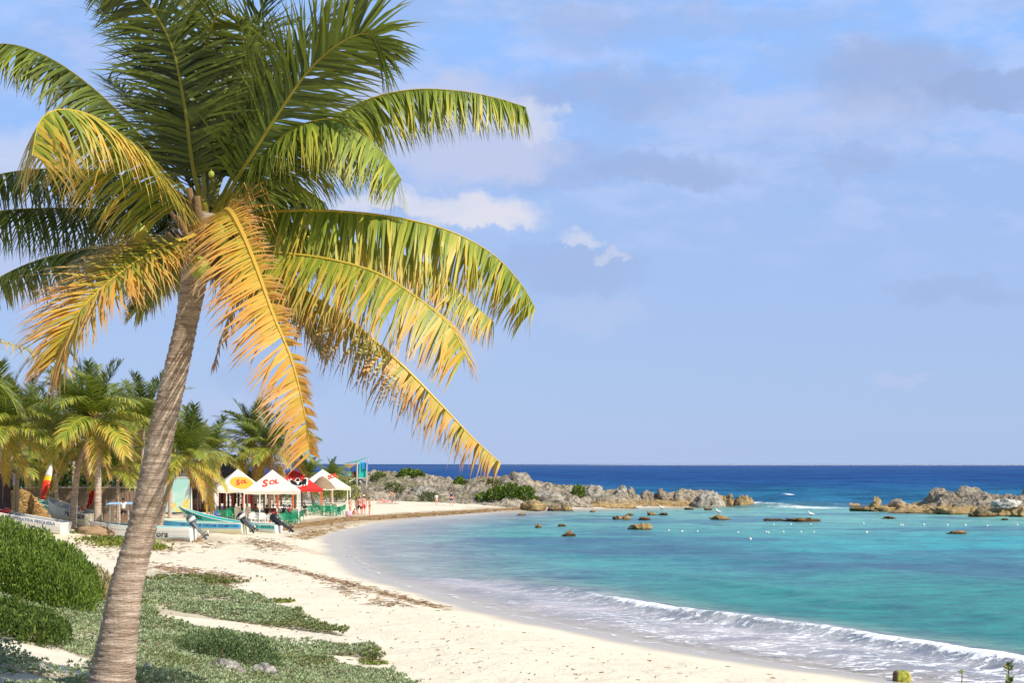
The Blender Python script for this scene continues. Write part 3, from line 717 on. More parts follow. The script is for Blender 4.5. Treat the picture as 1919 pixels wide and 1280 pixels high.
# ---- the big palm in front
YP = 15.0
palm = thing('coconut_palm', 'tall leaning coconut palm filling the left foreground with wind-blown fronds', 'palm tree', (0, 0, 0))
pb = P(206, 1292, YP)
palm.location = (pb.x, YP, H(pb.x, YP))
def rel(v): return Vector(v) - palm.location
tp = [(202, 1330, 0), (207, 1290, 0), (222, 1200, 0), (237, 1100, 0), (263, 1000, 0), (286, 900, 0), (306, 800, 0), (328, 700, 0), (350, 600, 0), (363, 530, 0), (378, 460, 0), (392, 400, 0)]
tw = [112, 98, 78, 66, 58, 55, 52, 49, 45, 52, 66, 40]
me = trunk_mesh('trunk', [rel(P(a, b, YP)) for a, b, c in tp], [w / 2 / F * YP * .92 for w in tw], .085, 28, 3, 5)
put('trunk', me, palm)
FR = [  # control points (column, row, metres nearer(-)/farther(+)), leaflet length, droop, age, options
 # fronds behind, upper crown, leaf colour darkened for shade
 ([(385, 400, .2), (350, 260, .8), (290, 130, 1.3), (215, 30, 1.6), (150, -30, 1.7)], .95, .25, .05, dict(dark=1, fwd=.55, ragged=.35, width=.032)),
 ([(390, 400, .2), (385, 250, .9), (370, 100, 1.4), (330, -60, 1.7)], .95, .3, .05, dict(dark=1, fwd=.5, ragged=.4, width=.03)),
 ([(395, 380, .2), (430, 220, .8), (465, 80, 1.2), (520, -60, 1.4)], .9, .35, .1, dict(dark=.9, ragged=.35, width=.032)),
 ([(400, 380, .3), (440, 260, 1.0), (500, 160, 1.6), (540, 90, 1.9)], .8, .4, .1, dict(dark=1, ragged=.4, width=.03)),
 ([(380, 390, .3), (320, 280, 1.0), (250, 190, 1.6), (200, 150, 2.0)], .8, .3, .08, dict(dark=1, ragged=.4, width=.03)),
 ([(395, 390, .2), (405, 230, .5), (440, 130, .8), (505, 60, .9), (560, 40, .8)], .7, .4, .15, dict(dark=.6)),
 # big upright one arching over to the front right
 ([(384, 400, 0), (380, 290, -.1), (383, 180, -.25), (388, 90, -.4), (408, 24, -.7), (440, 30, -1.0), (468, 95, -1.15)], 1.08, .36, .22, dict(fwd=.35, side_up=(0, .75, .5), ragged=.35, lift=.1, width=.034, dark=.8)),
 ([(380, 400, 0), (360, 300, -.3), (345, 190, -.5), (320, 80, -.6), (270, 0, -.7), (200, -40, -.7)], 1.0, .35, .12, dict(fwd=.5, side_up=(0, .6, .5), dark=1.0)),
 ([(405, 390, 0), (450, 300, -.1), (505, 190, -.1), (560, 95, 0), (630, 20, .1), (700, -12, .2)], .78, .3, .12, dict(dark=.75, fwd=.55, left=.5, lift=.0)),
 ([(405, 400, 0), (460, 310, -.3), (520, 215, -.5), (580, 130, -.7), (640, 78, -.9), (690, 62, -1.0), (712, 95, -1.1)], .95, .30, .2, dict(fwd=.72, dark=.55, ragged=.15, side_up=(.3, .5, .5), taper=.2)),
 ([(410, 400, 0), (500, 320, .3), (590, 245, .4), (680, 190, .4), (770, 168, .3), (860, 170, .1), (930, 183, 0), (985, 200, 0)], .80, 1.0, .3, dict(dark=.15, taper=.45, lift=-.9, fwd=.55, base=.3)),
 ([(405, 415, 0), (455, 335, -.15), (510, 272, -.35), (570, 232, -.5), (635, 225, -.6), (690, 258, -.7), (730, 300, -.75), (752, 335, -.8)], 1.05, .9, .28, dict(lift=-.5, fwd=.4, dark=.5, taper=.5, side_up=(.1, -.1, 1), width=.034)),
 ([(405, 430, 0), (480, 402, -.2), (560, 394, -.4), (650, 397, -.5), (745, 408, -.5), (840, 432, -.5), (920, 474, -.4), (975, 530, -.3), (1003, 578, -.2)], .95, 1.0, .40, dict(taper=.45, width=.036, lift=-1.1, fwd=.12)),
 ([(410, 440, 0), (520, 440, .4), (640, 452, .7), (740, 474, .8), (810, 500, .8), (870, 555, .7), (925, 603, .6)], .75, .9, .52, dict(dark=.1, dry=.2, taper=.3, lift=-.9, fwd=.3)),
 ([(410, 450, -.1), (500, 470, -.5), (600, 482, -.9), (700, 508, -1.2), (780, 556, -1.4), (845, 612, -1.5), (872, 665, -1.5)], .95, .7, .56, dict(side_up=(.2, -.45, .9), dry=.1, taper=.4, width=.035, lift=-.5, fwd=.3)),
 ([(400, 460, 0), (490, 500, -.1), (590, 558, -.2), (680, 620, -.3), (760, 690, -.4), (830, 762, -.4), (885, 820, -.4), (938, 868, -.4)], .82, 1.15, .72, dict(dry=.75, ragged=.45, taper=.45, fwd=.1, lift=-.8, rach=.042)),
 ([(400, 420, -.1), (425, 392, -.8), (450, 428, -1.3), (480, 500, -1.7), (512, 590, -1.9), (545, 670, -2.0), (568, 760, -2.0), (582, 850, -1.9)], .80, .5, .95, dict(side_up=(-.05, -.8, .45), dry=.18, ragged=.22, fwd=.30, width=.034, taper=.55, left=.33, rach=.042, base=.1)),
 ([(385, 430, -.1), (340, 450, -.4), (280, 475, -.8), (215, 520, -1.2), (160, 570, -1.5), (130, 620, -1.6), (108, 672, -1.6)], 1.0, .5, .68, dict(side_up=(-.15, -.6, .8), dry=.12, ragged=.2, width=.034, taper=.35)),
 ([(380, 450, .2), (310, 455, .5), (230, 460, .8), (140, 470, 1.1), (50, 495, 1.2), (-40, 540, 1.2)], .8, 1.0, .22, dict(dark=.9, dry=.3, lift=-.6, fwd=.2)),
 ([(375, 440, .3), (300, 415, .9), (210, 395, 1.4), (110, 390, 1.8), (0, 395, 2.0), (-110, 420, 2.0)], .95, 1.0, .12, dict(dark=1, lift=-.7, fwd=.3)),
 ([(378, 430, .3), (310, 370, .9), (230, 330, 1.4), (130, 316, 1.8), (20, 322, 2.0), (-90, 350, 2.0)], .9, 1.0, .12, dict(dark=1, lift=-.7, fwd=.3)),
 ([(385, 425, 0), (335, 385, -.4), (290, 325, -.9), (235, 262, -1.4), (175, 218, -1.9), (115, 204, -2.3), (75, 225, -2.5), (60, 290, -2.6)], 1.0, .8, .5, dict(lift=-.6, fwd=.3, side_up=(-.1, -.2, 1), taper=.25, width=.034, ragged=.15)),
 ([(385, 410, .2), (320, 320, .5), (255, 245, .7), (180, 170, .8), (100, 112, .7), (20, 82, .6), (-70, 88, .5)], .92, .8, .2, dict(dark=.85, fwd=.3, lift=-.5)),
 ([(392, 450, 0), (425, 500, -.1), (440, 560, -.1), (420, 620, -.1), (398, 690, -.1)], .28, .9, .9, dict(dry=1.0, ragged=.5, rach=.015)),
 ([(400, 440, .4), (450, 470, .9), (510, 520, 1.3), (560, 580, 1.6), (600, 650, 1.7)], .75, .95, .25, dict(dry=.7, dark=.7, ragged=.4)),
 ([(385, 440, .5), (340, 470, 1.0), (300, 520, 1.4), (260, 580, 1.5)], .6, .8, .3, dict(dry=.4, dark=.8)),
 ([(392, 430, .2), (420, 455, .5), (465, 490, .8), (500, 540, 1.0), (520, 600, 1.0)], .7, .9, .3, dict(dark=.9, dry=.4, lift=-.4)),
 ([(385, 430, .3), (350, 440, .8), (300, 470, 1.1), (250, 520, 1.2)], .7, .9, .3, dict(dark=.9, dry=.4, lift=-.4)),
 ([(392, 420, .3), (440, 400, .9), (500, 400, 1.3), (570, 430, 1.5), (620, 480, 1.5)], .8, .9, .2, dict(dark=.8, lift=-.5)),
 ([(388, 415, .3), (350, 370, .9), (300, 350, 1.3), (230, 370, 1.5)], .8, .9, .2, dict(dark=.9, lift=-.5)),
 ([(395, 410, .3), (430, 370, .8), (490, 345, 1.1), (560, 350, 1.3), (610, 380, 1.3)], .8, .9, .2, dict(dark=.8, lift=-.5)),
]
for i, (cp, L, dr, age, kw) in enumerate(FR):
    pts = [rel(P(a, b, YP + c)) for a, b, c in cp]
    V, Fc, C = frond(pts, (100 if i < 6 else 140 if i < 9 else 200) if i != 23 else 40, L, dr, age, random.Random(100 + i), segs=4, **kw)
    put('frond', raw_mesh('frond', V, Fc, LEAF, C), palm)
# crown heart: leaf bases with fibre, coconuts and flower stalks
mb = MB(); rr = random.Random(5)
for i in range(16):
    a = i * 2.4; b0 = rel(P(380, 455, YP)); b0 += Vector((math.cos(a) * .09, math.sin(a) * .12, rr.uniform(-.35, .05)))
    e = b0 + Vector((math.cos(a) * .30, math.sin(a) * .3, rr.uniform(.15, .5)))
    mb.tube([b0, b0.lerp(e, .5) + Vector((0, 0, -.03)), e], [.08, .05, .03], 7, flat=.6)
mb.build('leaf_bases', FIBRE, palm, smooth=True)
for (px, py, dy, s) in [(262, 436, -.3, .09), (412, 440, -.5, .1), (470, 412, -.3, .08), (455, 470, -.4, .1), (396, 326, -.5, .032), (430, 490, -.4, .1), (375, 500, -.45, .11)]:
    m2 = MB().lathe([(0.001, -1.15 * s), (.5 * s, -1.05 * s), (.85 * s, -.6 * s), (s, 0), (.88 * s, .5 * s), (.5 * s, .95 * s), (.12 * s, 1.1 * s), (.08 * s, 1.6 * s)], 14)
    o = m2.build('coconut', NUT, palm, smooth=True); o.location = rel(P(px, py, YP + dy))
m3 = MB()
for k in range(3):
    s0 = rel(P(405 + 20 * k, 440, YP - .35)); 
    for j in range(12):
        e = rel(P(470 + rr.uniform(-25, 45), 335 + 11 * j + rr.uniform(-8, 8), YP - .5 + rr.uniform(-.2, .2)))
        mid = s0.lerp(e, .55) + Vector((0, 0, .12))
        m3.tube([s0, mid, e, e + Vector((.05, 0, -.12))], [.012, .009, .007, .004], 4)
m3.build('flower_stalks', STALKM, palm)
# frond tips reaching in from the palm standing outside the left edge
p2 = thing('coconut_palm', 'coconut palm just outside the left edge, only its drooping frond tips showing', 'palm tree', (-10.6, 21, H(-10.6, 21)))
def rel2(v): return Vector(v) - p2.location
put('trunk', trunk_mesh('trunk', [(0, 0, -.3), (.1, 0, 2), (.4, 0, 4.2)], [.2, .14, .13], .09, 16, 5, 3), p2)
c2 = p2.location + Vector((.4, 0, 4.3))
for (cp, age) in [([(-60, 640, 0), (20, 645, -.3), (90, 672, -.5), (125, 690, -.6)], .5), ([(-150, 640, .5), (-60, 680, .5), (0, 720, .6), (30, 760, .6)], .3), ([(-300, 560, .5), (-420, 500, .8), (-560, 520, 1)], .3), ([(-260, 520, .5), (-230, 400, 1.5), (-160, 330, 2.5)], .2)]:
    pts = [c2 - p2.location] + [rel2(P(a, b, 21 + c)) for a, b, c in cp]
    V, Fc, C = frond(pts, 70, .8, .7, age, random.Random(int(age * 100)), segs=3, base=.2)
    put('frond', raw_mesh('frond', V, Fc, LEAF, C), p2)
# ---- shared fronds for the farther palms
FV = {}
def mkfrond(kind, seed):
    r = random.Random(seed)
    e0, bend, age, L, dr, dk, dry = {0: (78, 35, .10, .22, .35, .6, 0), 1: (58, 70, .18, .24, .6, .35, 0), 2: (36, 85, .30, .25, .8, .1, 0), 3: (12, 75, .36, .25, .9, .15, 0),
                                     4: (-12, 62, .50, .24, .9, 0, .1), 5: (-42, 38, .72, .2, .8, 0, .6)}[kind]
    pts = [Vector((0, 0, 0))]; n = 7; el = R(e0)
    yaw = 0
    for i in range(n):
        pts.append(pts[-1] + Vector((math.cos(el) * math.cos(yaw), math.cos(el) * math.sin(yaw), math.sin(el))) / n); el -= R(bend) / n * (0.6 + .1 * i + r.uniform(-.1, .1)); yaw += r.uniform(-.05, .05)
    V, Fc, C = frond(pts, 52, L * 1.35, dr, age, r, width=.021, segs=2, rach=.008, dark=dk, dry=dry, ragged=.15, base=.12, clump=.02)
    return raw_mesh('frond', V, Fc, LEAF, C)
for k in range(6): FV[k] = [mkfrond(k, 10 * k + s) for s in range(3)]
def far_palm(label, base, crown, Rr, seed, wb=.32, wt=.2, counts=(4, 6, 7, 6, 4, 1), mid=None, Y=None, Yc=None, group='coconut palms growing behind the beach', nuts=True, elev=0, mesh_trunk=True):
    r = random.Random(seed)
    b = at(base[0], Y); c = P(crown[0], crown[1], Yc or Y)
    o = thing('coconut_palm', label, 'palm tree', b, group=group)
    m_ = (b.lerp(c, .5) + Vector((0, 0, 0))) if mid is None else P(mid[0], mid[1], Y)
    pts = [Vector((0, 0, -.4)), (m_ - b), (c - b)]
    if mesh_trunk: put('trunk', trunk_mesh('trunk', pts, [wb * .62, wb * .42, wt * .5], .16, 12, seed, 3), o)
    mb = MB()
    for i in range(9):
        a = i * 2.4; mb.tube([Vector((math.cos(a) * .05, math.sin(a) * .05, -.35)), Vector((math.cos(a) * .25, math.sin(a) * .25, .15))], [.07, .03], 5)
    h = mb.build('leaf_bases', FIBRE, o); h.location = c - b
    for k, n in enumerate(counts):
        a0 = r.uniform(0, 6.28)
        for i in range(n):
            f = put('frond', FV[k][r.randrange(3)], o); f.location = c - b + Vector((0, 0, -.05 * k))
            s = Rr * 1.38 * r.uniform(.82, 1.12) * (.9 if k in (0, 5) else 1)
            f.scale = (s, s * r.choice((-1, 1)), s); f.rotation_euler = (r.uniform(-.25, .25), r.uniform(-.12, .12), a0 + 6.283 * i / n + r.uniform(-.3, .3))
    if nuts:
        mb = MB()
        for i in range(6):
            a = i * 1.05; s = .11; mb.lathe([(.001, -s), (s * .8, -s * .5), (s, 0), (s * .7, s * .7), (.001, s)], 7, (math.cos(a) * .28, math.sin(a) * .28, -.25 - .05 * (i % 2)))
        q = mb.build('coconuts', NUT, o); q.location = c - b
    return o
FP = [
 ('pale-trunked palm with a wide crown, rising from a brown root mound beside the boats', (182, 985), (178, 780), 3.35, dict(Y=87, seed=1, mid=(184, 880), wb=.42, wt=.3, counts=(5, 6, 7, 6, 6, 4))),
 ('palm with a grey trunk leaning right between the two left boats', (134, 975), (168, 812), 2.9, dict(Y=88.5, seed=2, mid=(146, 880), wb=.42, counts=(2, 3, 4, 4, 4, 3))),
 ('dark-headed palm standing highest just left of the big leaning trunk', (262, 950), (270, 792), 3.0, dict(Y=100, seed=3, counts=(6, 6, 5, 4, 3, 1))),
 ('palm with a steeply leaning bare trunk in front of the painted turquoise wall', (293, 985), (352, 858), 2.75, dict(Y=91, seed=4, mid=(320, 905), wb=.34, counts=(6, 5, 5, 5, 4, 3))),
 ('small upright palm behind the wooden beach bar', (402, 950), (398, 845), 2.6, dict(Y=128, seed=5)),
 ('tall palm above the first white tent, left of the pair there', (478, 945), (472, 824), 3.3, dict(Y=136, seed=6, wb=.3, counts=(6, 6, 6, 5, 4, 2))),
 ('palm with yellow fronds above the second white tent, right of the pair there', (504, 945), (510, 838), 3.3, dict(Y=133, seed=7, wb=.3, counts=(3, 5, 7, 6, 6, 2))),
 ('low palm hidden behind the red tent roof', (590, 942), (577, 895), 2.2, dict(Y=150, seed=8, nuts=False, counts=(6, 5, 4, 3, 2, 1))),
 ('low yellow-green palm between the red tent and the last white tent', (622, 942), (622, 896), 2.1, dict(Y=158, seed=9, nuts=False, counts=(3, 5, 5, 4, 2, 0))),
 ('palm at the left edge with a dense green crown above the dark board fence', (-20, 960), (6, 806), 3.3, dict(Y=86, seed=10, counts=(4, 6, 7, 6, 4, 3))),
 ('palm with yellow lower fronds behind the left boats, left of the root-mound palm', (88, 950), (92, 812), 3.0, dict(Y=104, seed=11, counts=(4, 5, 6, 6, 5, 3))),
 ('half hidden palm behind the straw heap', (50, 945), (48, 790), 3.1, dict(Y=118, seed=12, counts=(5, 6, 6, 5, 3, 2))),
 ('palm in the second row behind the stick fence, dark crown', (140, 945), (135, 770), 3.1, dict(Y=120, seed=13, counts=(6, 6, 5, 4, 3, 1))),
 ('palm in the second row behind the shaded boat canopy', (232, 945), (236, 815), 3.2, dict(Y=108, seed=14, counts=(4, 6, 6, 6, 6, 4))),
 ('slender palm behind the big trunk, top just right of it', (318, 950), (322, 848), 3.0, dict(Y=118, seed=15, counts=(5, 5, 5, 4, 3, 2))),
 ('farthest small palm between the big trunk and the bar', (345, 945), (360, 850), 2.6, dict(Y=138, seed=16, counts=(5, 5, 5, 4, 2, 1))),
 ('young palm with arching green fronds behind the red and yellow kayak', (108, 940), (104, 880), 2.9, dict(Y=100, seed=18, counts=(3, 4, 4, 3, 1, 0), nuts=False)),
 ('young palm at the stick fence right of the leaning grey trunk', (222, 948), (220, 880), 2.6, dict(Y=101, seed=19, counts=(3, 4, 5, 4, 2, 1), nuts=False)),
 ('young palm at the far left behind the dark board fence', (8, 940), (6, 862), 3.0, dict(Y=96, seed=20, counts=(3, 5, 6, 4, 2, 1), nuts=False)),
]
for lab, b, c, Rr, kw in FP: far_palm(lab, b, c, Rr, **kw)
# root mound of the pale palm
MOUND = pmat('root_soil', (.33, .22, .13), .95, .3, 4, bump=1, bscale=9)
mo = rock('root_mound', 'brown mound of palm roots and soil around the pale trunk', 'mound', at(182, 86.9) - Vector((0, 0, .06)), (1.75, 1.4, .62), 41, MOUND, 4, .2)
# ------------------------------------------------------------- leafy bushes
FOL = pmat('bush_leaf', None, .6, .15, 2, usecol=True, trans=.22, spec=.2)
TWIG = pmat('bush_twig', (.2, .14, .09), .9, .2, 5)
def leaf_cloud(blobs, n, size, cols, rng, up=.5, narrow=.35, z0=None):
    """n small leaf faces in the outer layer of overlapping blobs"""
    tot = sum(b[3] * b[4] * .5 + b[3] * b[5] for b in blobs); V = []; C = []
    cols = np.array(cols)
    for (bx, by, bz, rx, ry, rz) in blobs:
        k = int(n * (rx * ry * .5 + rx * rz) / tot) + 1
        d = rng.normal(size=(k, 3)); d[:, 2] = np.abs(d[:, 2]) * 1.0 - .25; d /= np.linalg.norm(d, axis=1)[:, None]
        lump = .78 + .42 * fbm(d[:, 0] * 3.5 + bx * 3, d[:, 1] * 3.5 + by, d[:, 2] * 3.5, 3, 7)
        rad = lump * (1 - .32 * rng.random(k) ** 2)
        p = d * rad[:, None] * np.array([rx, ry, rz]) + np.array([bx, by, bz])
        s = size * rng.uniform(.6, 1.3, k)
        ax = d * .7 + rng.normal(size=(k, 3)) * .55 + np.array([0, 0, up]); ax /= np.linalg.norm(ax, axis=1)[:, None]
        sd = np.cross(ax, rng.normal(size=(k, 3))); sd /= np.linalg.norm(sd, axis=1)[:, None] + 1e-9
        a = p; b = p + ax * (s * .55)[:, None] + sd * (s * narrow)[:, None]; c_ = p + ax * s[:, None]; e = p + ax * (s * .55)[:, None] - sd * (s * narrow)[:, None]
        V.append(np.stack([a, b, c_, e], 1).reshape(-1, 3))
        ci = cols[rng.integers(0, len(cols), k)] * rng.uniform(.75, 1.25, (k, 1)); C.append(np.repeat(ci, 4, 0))
    V = np.concatenate(V); C = np.concatenate(C)
    return V, np.arange(len(V)).reshape(-1, 4), C
def bush(name, label, base, blobs, n, size, cols, seed, cat='bush', group=None, up=.5, narrow=.35, stems=7):
    o = thing(name, label, cat, base, group=group)
    rng = np.random.default_rng(seed); r = random.Random(seed)
    V, Fc, C = leaf_cloud(blobs, n, size, cols, rng, up, narrow)
    put('foliage', raw_mesh('foliage', V, Fc, FOL, C), o)
    mb = MB()
    for i in range(stems):
        b = blobs[r.randrange(len(blobs))]
        s = Vector((b[0] * .6 + r.uniform(-.1, .1), b[1] * .6, -.1)); e = Vector((b[0] + r.uniform(-.5, .5) * b[3], b[1] + r.uniform(-.5, .5) * b[4], b[2] + r.uniform(.1, .6) * b[5]))
        m_ = s.lerp(e, .5) + Vector((r.uniform(-.1, .1), 0, .1)); mb.tube([s, m_, e], [.03 + b[3] * .012, .02 + b[3] * .006, .008], 5)
    mb.build('stems', TWIG, o)
    return o
YG = [(.13, .20, .028), (.09, .155, .022), (.19, .26, .04), (.055, .105, .018), (.15, .215, .025)]
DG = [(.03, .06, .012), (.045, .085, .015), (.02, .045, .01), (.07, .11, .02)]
SG = [(.32, .385, .20), (.285, .345, .17), (.36, .42, .235), (.25, .305, .14), (.39, .44, .26)]
def mound(px0, px1, pytop, Y, depth, k, r):
    """blobs whose outline spans columns px0..px1 with their tops on row pytop(px)"""
    out = []
    for i in range(k):
        px = px0 + (px1 - px0) * (i + .5) / k; b = at(px, Y + r.uniform(-.4, .4) * depth)
        top = P(px, pytop(px) + r.uniform(-3, 8), b.y).z
        out.append((b.x, b.y, b.z, top))
    return out
rb = random.Random(77)
def screen_bush(label, spans, Y, dep, n, size, cols, seed, **kw):
    """spans: (left col, right col, top row)"""
    bl = []
    o0 = at((spans[0][0] + spans[-1][1]) / 2, Y)
    for (a, b, top) in spans:
        for dy in (-.45, .0, .45):
            yy = Y + dep * dy; c = at((a + b) / 2, yy); w = (b - a) / 2 / F * yy * 1.25
            tz = P(0, top, yy).z - c.z; tz *= (1 if dy >= 0 else .72)
            bl.append((c.x - o0.x + rb.uniform(-.2, .2) * w, yy - Y, c.z - o0.z + tz * .28, w, max(w * .8, dep * .35), tz * .74))
    return bush('seaside_bush', label, o0, bl, n, size, cols, seed, **kw)
screen_bush('big bright green feathery bush at the left edge in front of the boats', [(-150, -20, 975), (-60, 60, 978), (30, 105, 996), (75, 145, 1022), (118, 170, 1052)], 34, 3.4, 80000, .095, YG, 1, up=1.3, narrow=.16)
screen_bush('dark green low bush in front of the big feathery bush at the left edge', [(-120, 10, 1122), (-30, 60, 1126), (40, 105, 1142), (85, 125, 1160)], 24.5, 1.6, 26000, .062, [(.10, .16, .025), (.06, .11, .02), (.15, .20, .04), (.04, .07, .015)], 2, up=.9, narrow=.22)
screen_bush('dry tan grassy tuft at the right foot of the feathery bush', [(120, 165, 1058), (160, 200, 1068)], 37, .8, 2500, .16, [(.34, .26, .12), (.24, .22, .08), (.42, .32, .16)], 3, up=1.6, narrow=.1)
screen_bush('small rounded shrub rising from the grey-green mat right of the trunk', [(330, 400, 1188), (380, 450, 1182), (440, 510, 1190)], 29, .8, 5200, .07, [(.11, .17, .06), (.15, .21, .09), (.08, .13, .045)], 4, up=1.1, narrow=.2)
# thickets behind the beach
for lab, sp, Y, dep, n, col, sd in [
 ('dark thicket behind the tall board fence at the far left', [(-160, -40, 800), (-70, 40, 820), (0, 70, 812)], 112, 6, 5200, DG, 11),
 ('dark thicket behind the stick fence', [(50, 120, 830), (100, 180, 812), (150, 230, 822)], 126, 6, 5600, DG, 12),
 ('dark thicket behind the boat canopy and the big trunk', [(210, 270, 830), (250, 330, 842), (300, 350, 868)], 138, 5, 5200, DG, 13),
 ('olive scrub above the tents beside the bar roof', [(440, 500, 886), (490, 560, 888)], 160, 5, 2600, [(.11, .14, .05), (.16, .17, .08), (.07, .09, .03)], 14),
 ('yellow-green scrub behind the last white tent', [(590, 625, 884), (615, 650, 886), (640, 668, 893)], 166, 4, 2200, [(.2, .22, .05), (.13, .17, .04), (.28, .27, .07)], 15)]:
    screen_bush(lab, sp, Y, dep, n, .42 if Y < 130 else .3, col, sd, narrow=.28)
HB = [('broad bright green bush draped down the rocks above the beach end', [(895, 925, 925), (915, 950, 914), (940, 975, 908), (965, 1003, 914)], .12, 3800, YG[:4]),
      ('green bush on the skyline of the rocky headland right of the lifeguard hut', [(750, 775, 885), (768, 792, 888)], .42, 1700, YG),
      ('small green bush on the rocks below the skyline, above the man in navy', [(852, 870, 897)], .4, 700, YG),
      ('small green bush beside the block of rock near the water', [(1074, 1096, 913)], .25, 800, YG),
      ('olive patch of scrub high on the rocks left of the highest boulder', [(905, 925, 900), (918, 940, 903)], .38, 500, [(.16, .18, .06), (.1, .12, .04)]),
      ('grey-green scrub patch on the rocks above the sunbather', [(725, 748, 916), (742, 760, 914)], .14, 700, [(.14, .16, .06), (.2, .2, .1)]),
      ('olive scrub patch on the rock face left of the child', [(790, 812, 926), (806, 822, 929)], .08, 500, [(.1, .13, .05), (.16, .18, .09)]),
      ('green scrub patch right beside the lifeguard hut legs', [(700, 722, 893)], .36, 500, [(.14, .17, .05), (.2, .22, .07)])]
for i, (lab, sp, s, n, col) in enumerate(HB):
    bl = []; q = on_head((sp[0][0] + sp[-1][1]) / 2, s)
    for (a, b, top) in sp:
        g_ = on_head((a + b) / 2, s); w = (b - a) / 2 / F * g_.y * 1.2; tz = max(P(0, top, g_.y).z - g_.z, .5)
        bl.append((g_.x - q.x, g_.y - q.y, g_.z - q.z - .2, w, 1.6, tz + .3))
    bush('seaside_bush', lab, q, bl, n, .3, col, 50 + i, stems=3)
# -------------------------------------------------- grey-green mat of plants
def ground_cover():
    rng = np.random.default_rng(9)
    N = 230000
    # even by area on the dune, thinner far away
    y = 9 + (56 - 9) * rng.random(N) ** 1.15; x = rng.uniform(-.62, .02, N) * (y + 3) + .4
    z = Hn(x, y); a, b = pix(x, y, z)
    q = (fbm(x * .8, y * .8, 0, 3, 15) - .5)
    m = inpoly(a + q * 50, b + q * 16, COVER) & (y < 58)
    for g in SANDGAPS: m &= ~inpoly(a + q * 22, b + q * 6, g)
    thin = fbm(x * .55 + 9, y * .55, 0, 4, 17)
    m &= thin > .33 + .1 * rng.random(N) * (y > 20)
    m &= ~((np.abs(a - 60) < 90) & (np.abs(b - 1060) < 40) & (y > 30) & (rng.random(N) < .5))
    x, y, z, a, b = (v[m] for v in (x, y, z, a, b))
    hum = np.clip((fbm(x * .7, y * .7, 0, 3, 21) - .32) * 1.6, 0, 1); hgt = .05 + .34 * hum
    n = len(x); L = 7
    V = np.zeros((n, L, 4, 3), np.float32); C = np.zeros((n, L, 4, 3), np.float32)
    tone = fbm(x * .35 + 3, y * .35, 0, 3, 23)
    cg = np.array(SG)[rng.integers(0, 5, n)] * (.8 + .45 * rng.random((n, 1)))
    yel = sstep(tone, .56, .68)[:, None] * .75; cg = cg * (1 - yel) + np.array([.17, .20, .05]) * yel
    dead = (rng.random(n) < .035)[:, None]; cg = np.where(dead, np.array([.3, .22, .13]), cg)
    up0 = rng.uniform(.0, 1.0, n) ** .5
    base = np.stack([x, y, z + hgt * up0], 1)
    sc = np.clip(y / 26, .75, 1.7)
    for j in range(L):
        th = 6.283 * j / L + rng.random(n); el = rng.uniform(.25, 1.1, n)
        D = np.stack([np.cos(th) * np.cos(el), np.sin(th) * np.cos(el), np.sin(el)], 1); S = np.stack([-np.sin(th), np.cos(th), 0 * th], 1)
        ln = (rng.uniform(.036, .066, n) * sc)[:, None]; w = ln * .24
        V[:, j, 0] = base; V[:, j, 1] = base + D * ln * .6 + S * w; V[:, j, 2] = base + D * ln + np.array([0, 0, .01]); V[:, j, 3] = base + D * ln * .6 - S * w
        C[:, j] = cg[:, None, :]
    V = V.reshape(-1, 3); C = C.reshape(-1, 3)
    me = raw_mesh('ground_cover', V, np.arange(len(V)).reshape(-1, 4), FOL, C)
    o = tag(put('ground_cover', me), 'low grey-green mat of succulent beach plants covering the dune', 'ground cover', kind='stuff')
    # a soft woody litter body under the mat, so gaps look deep
    return o
ground_cover()
def low_green():
    rng = np.random.default_rng(19); V = []; C = []
    for (px, py, sx, sy, n, col) in [(235, 1020, 55, 5, 500, (.22, .25, .04)), (290, 1028, 22, 3, 260, (.22, .25, .04)), (200, 1012, 40, 3, 300, (.2, .24, .05)), (350, 1085, 70, 5, 500, (.15, .17, .05)), (400, 1092, 45, 3, 300, (.16, .18, .05)), (525, 1128, 22, 2.5, 170, (.2, .22, .05)), (706, 1245, 18, 2, 130, (.2, .24, .05)), (590, 1228, 25, 4, 260, (.16, .24, .04)), (690, 1238, 14, 4, 120, (.2, .2, .06)), (185, 1000, 30, 3, 200, (.2, .24, .05))]:
        for i in range(n):
            g_ = Gf(px + rng.normal() * sx * .6, py + rng.normal() * sy * .6); s = rng.uniform(.05, .12) * g_.y / 40
            for k in range(4):
                th = rng.uniform(0, 6.28); el = rng.uniform(.2, 1.1); D = np.array([math.cos(th) * math.cos(el), math.sin(th) * math.cos(el), math.sin(el)]); S = np.array([-math.sin(th), math.cos(th), 0]); b = np.array(g_)
                V += [b, b + D * s * .6 + S * s * .25, b + D * s, b + D * s * .6 - S * s * .25]; C += [np.array(col) * rng.uniform(.7, 1.3)] * 4
    me = raw_mesh('beach_creeper', np.array(V), np.arange(len(V)).reshape(-1, 4), FOL, np.array(C))
    tag(put('beach_creeper', me), 'yellow-green creeper in thin patches on the upper beach', 'ground cover', kind='stuff')
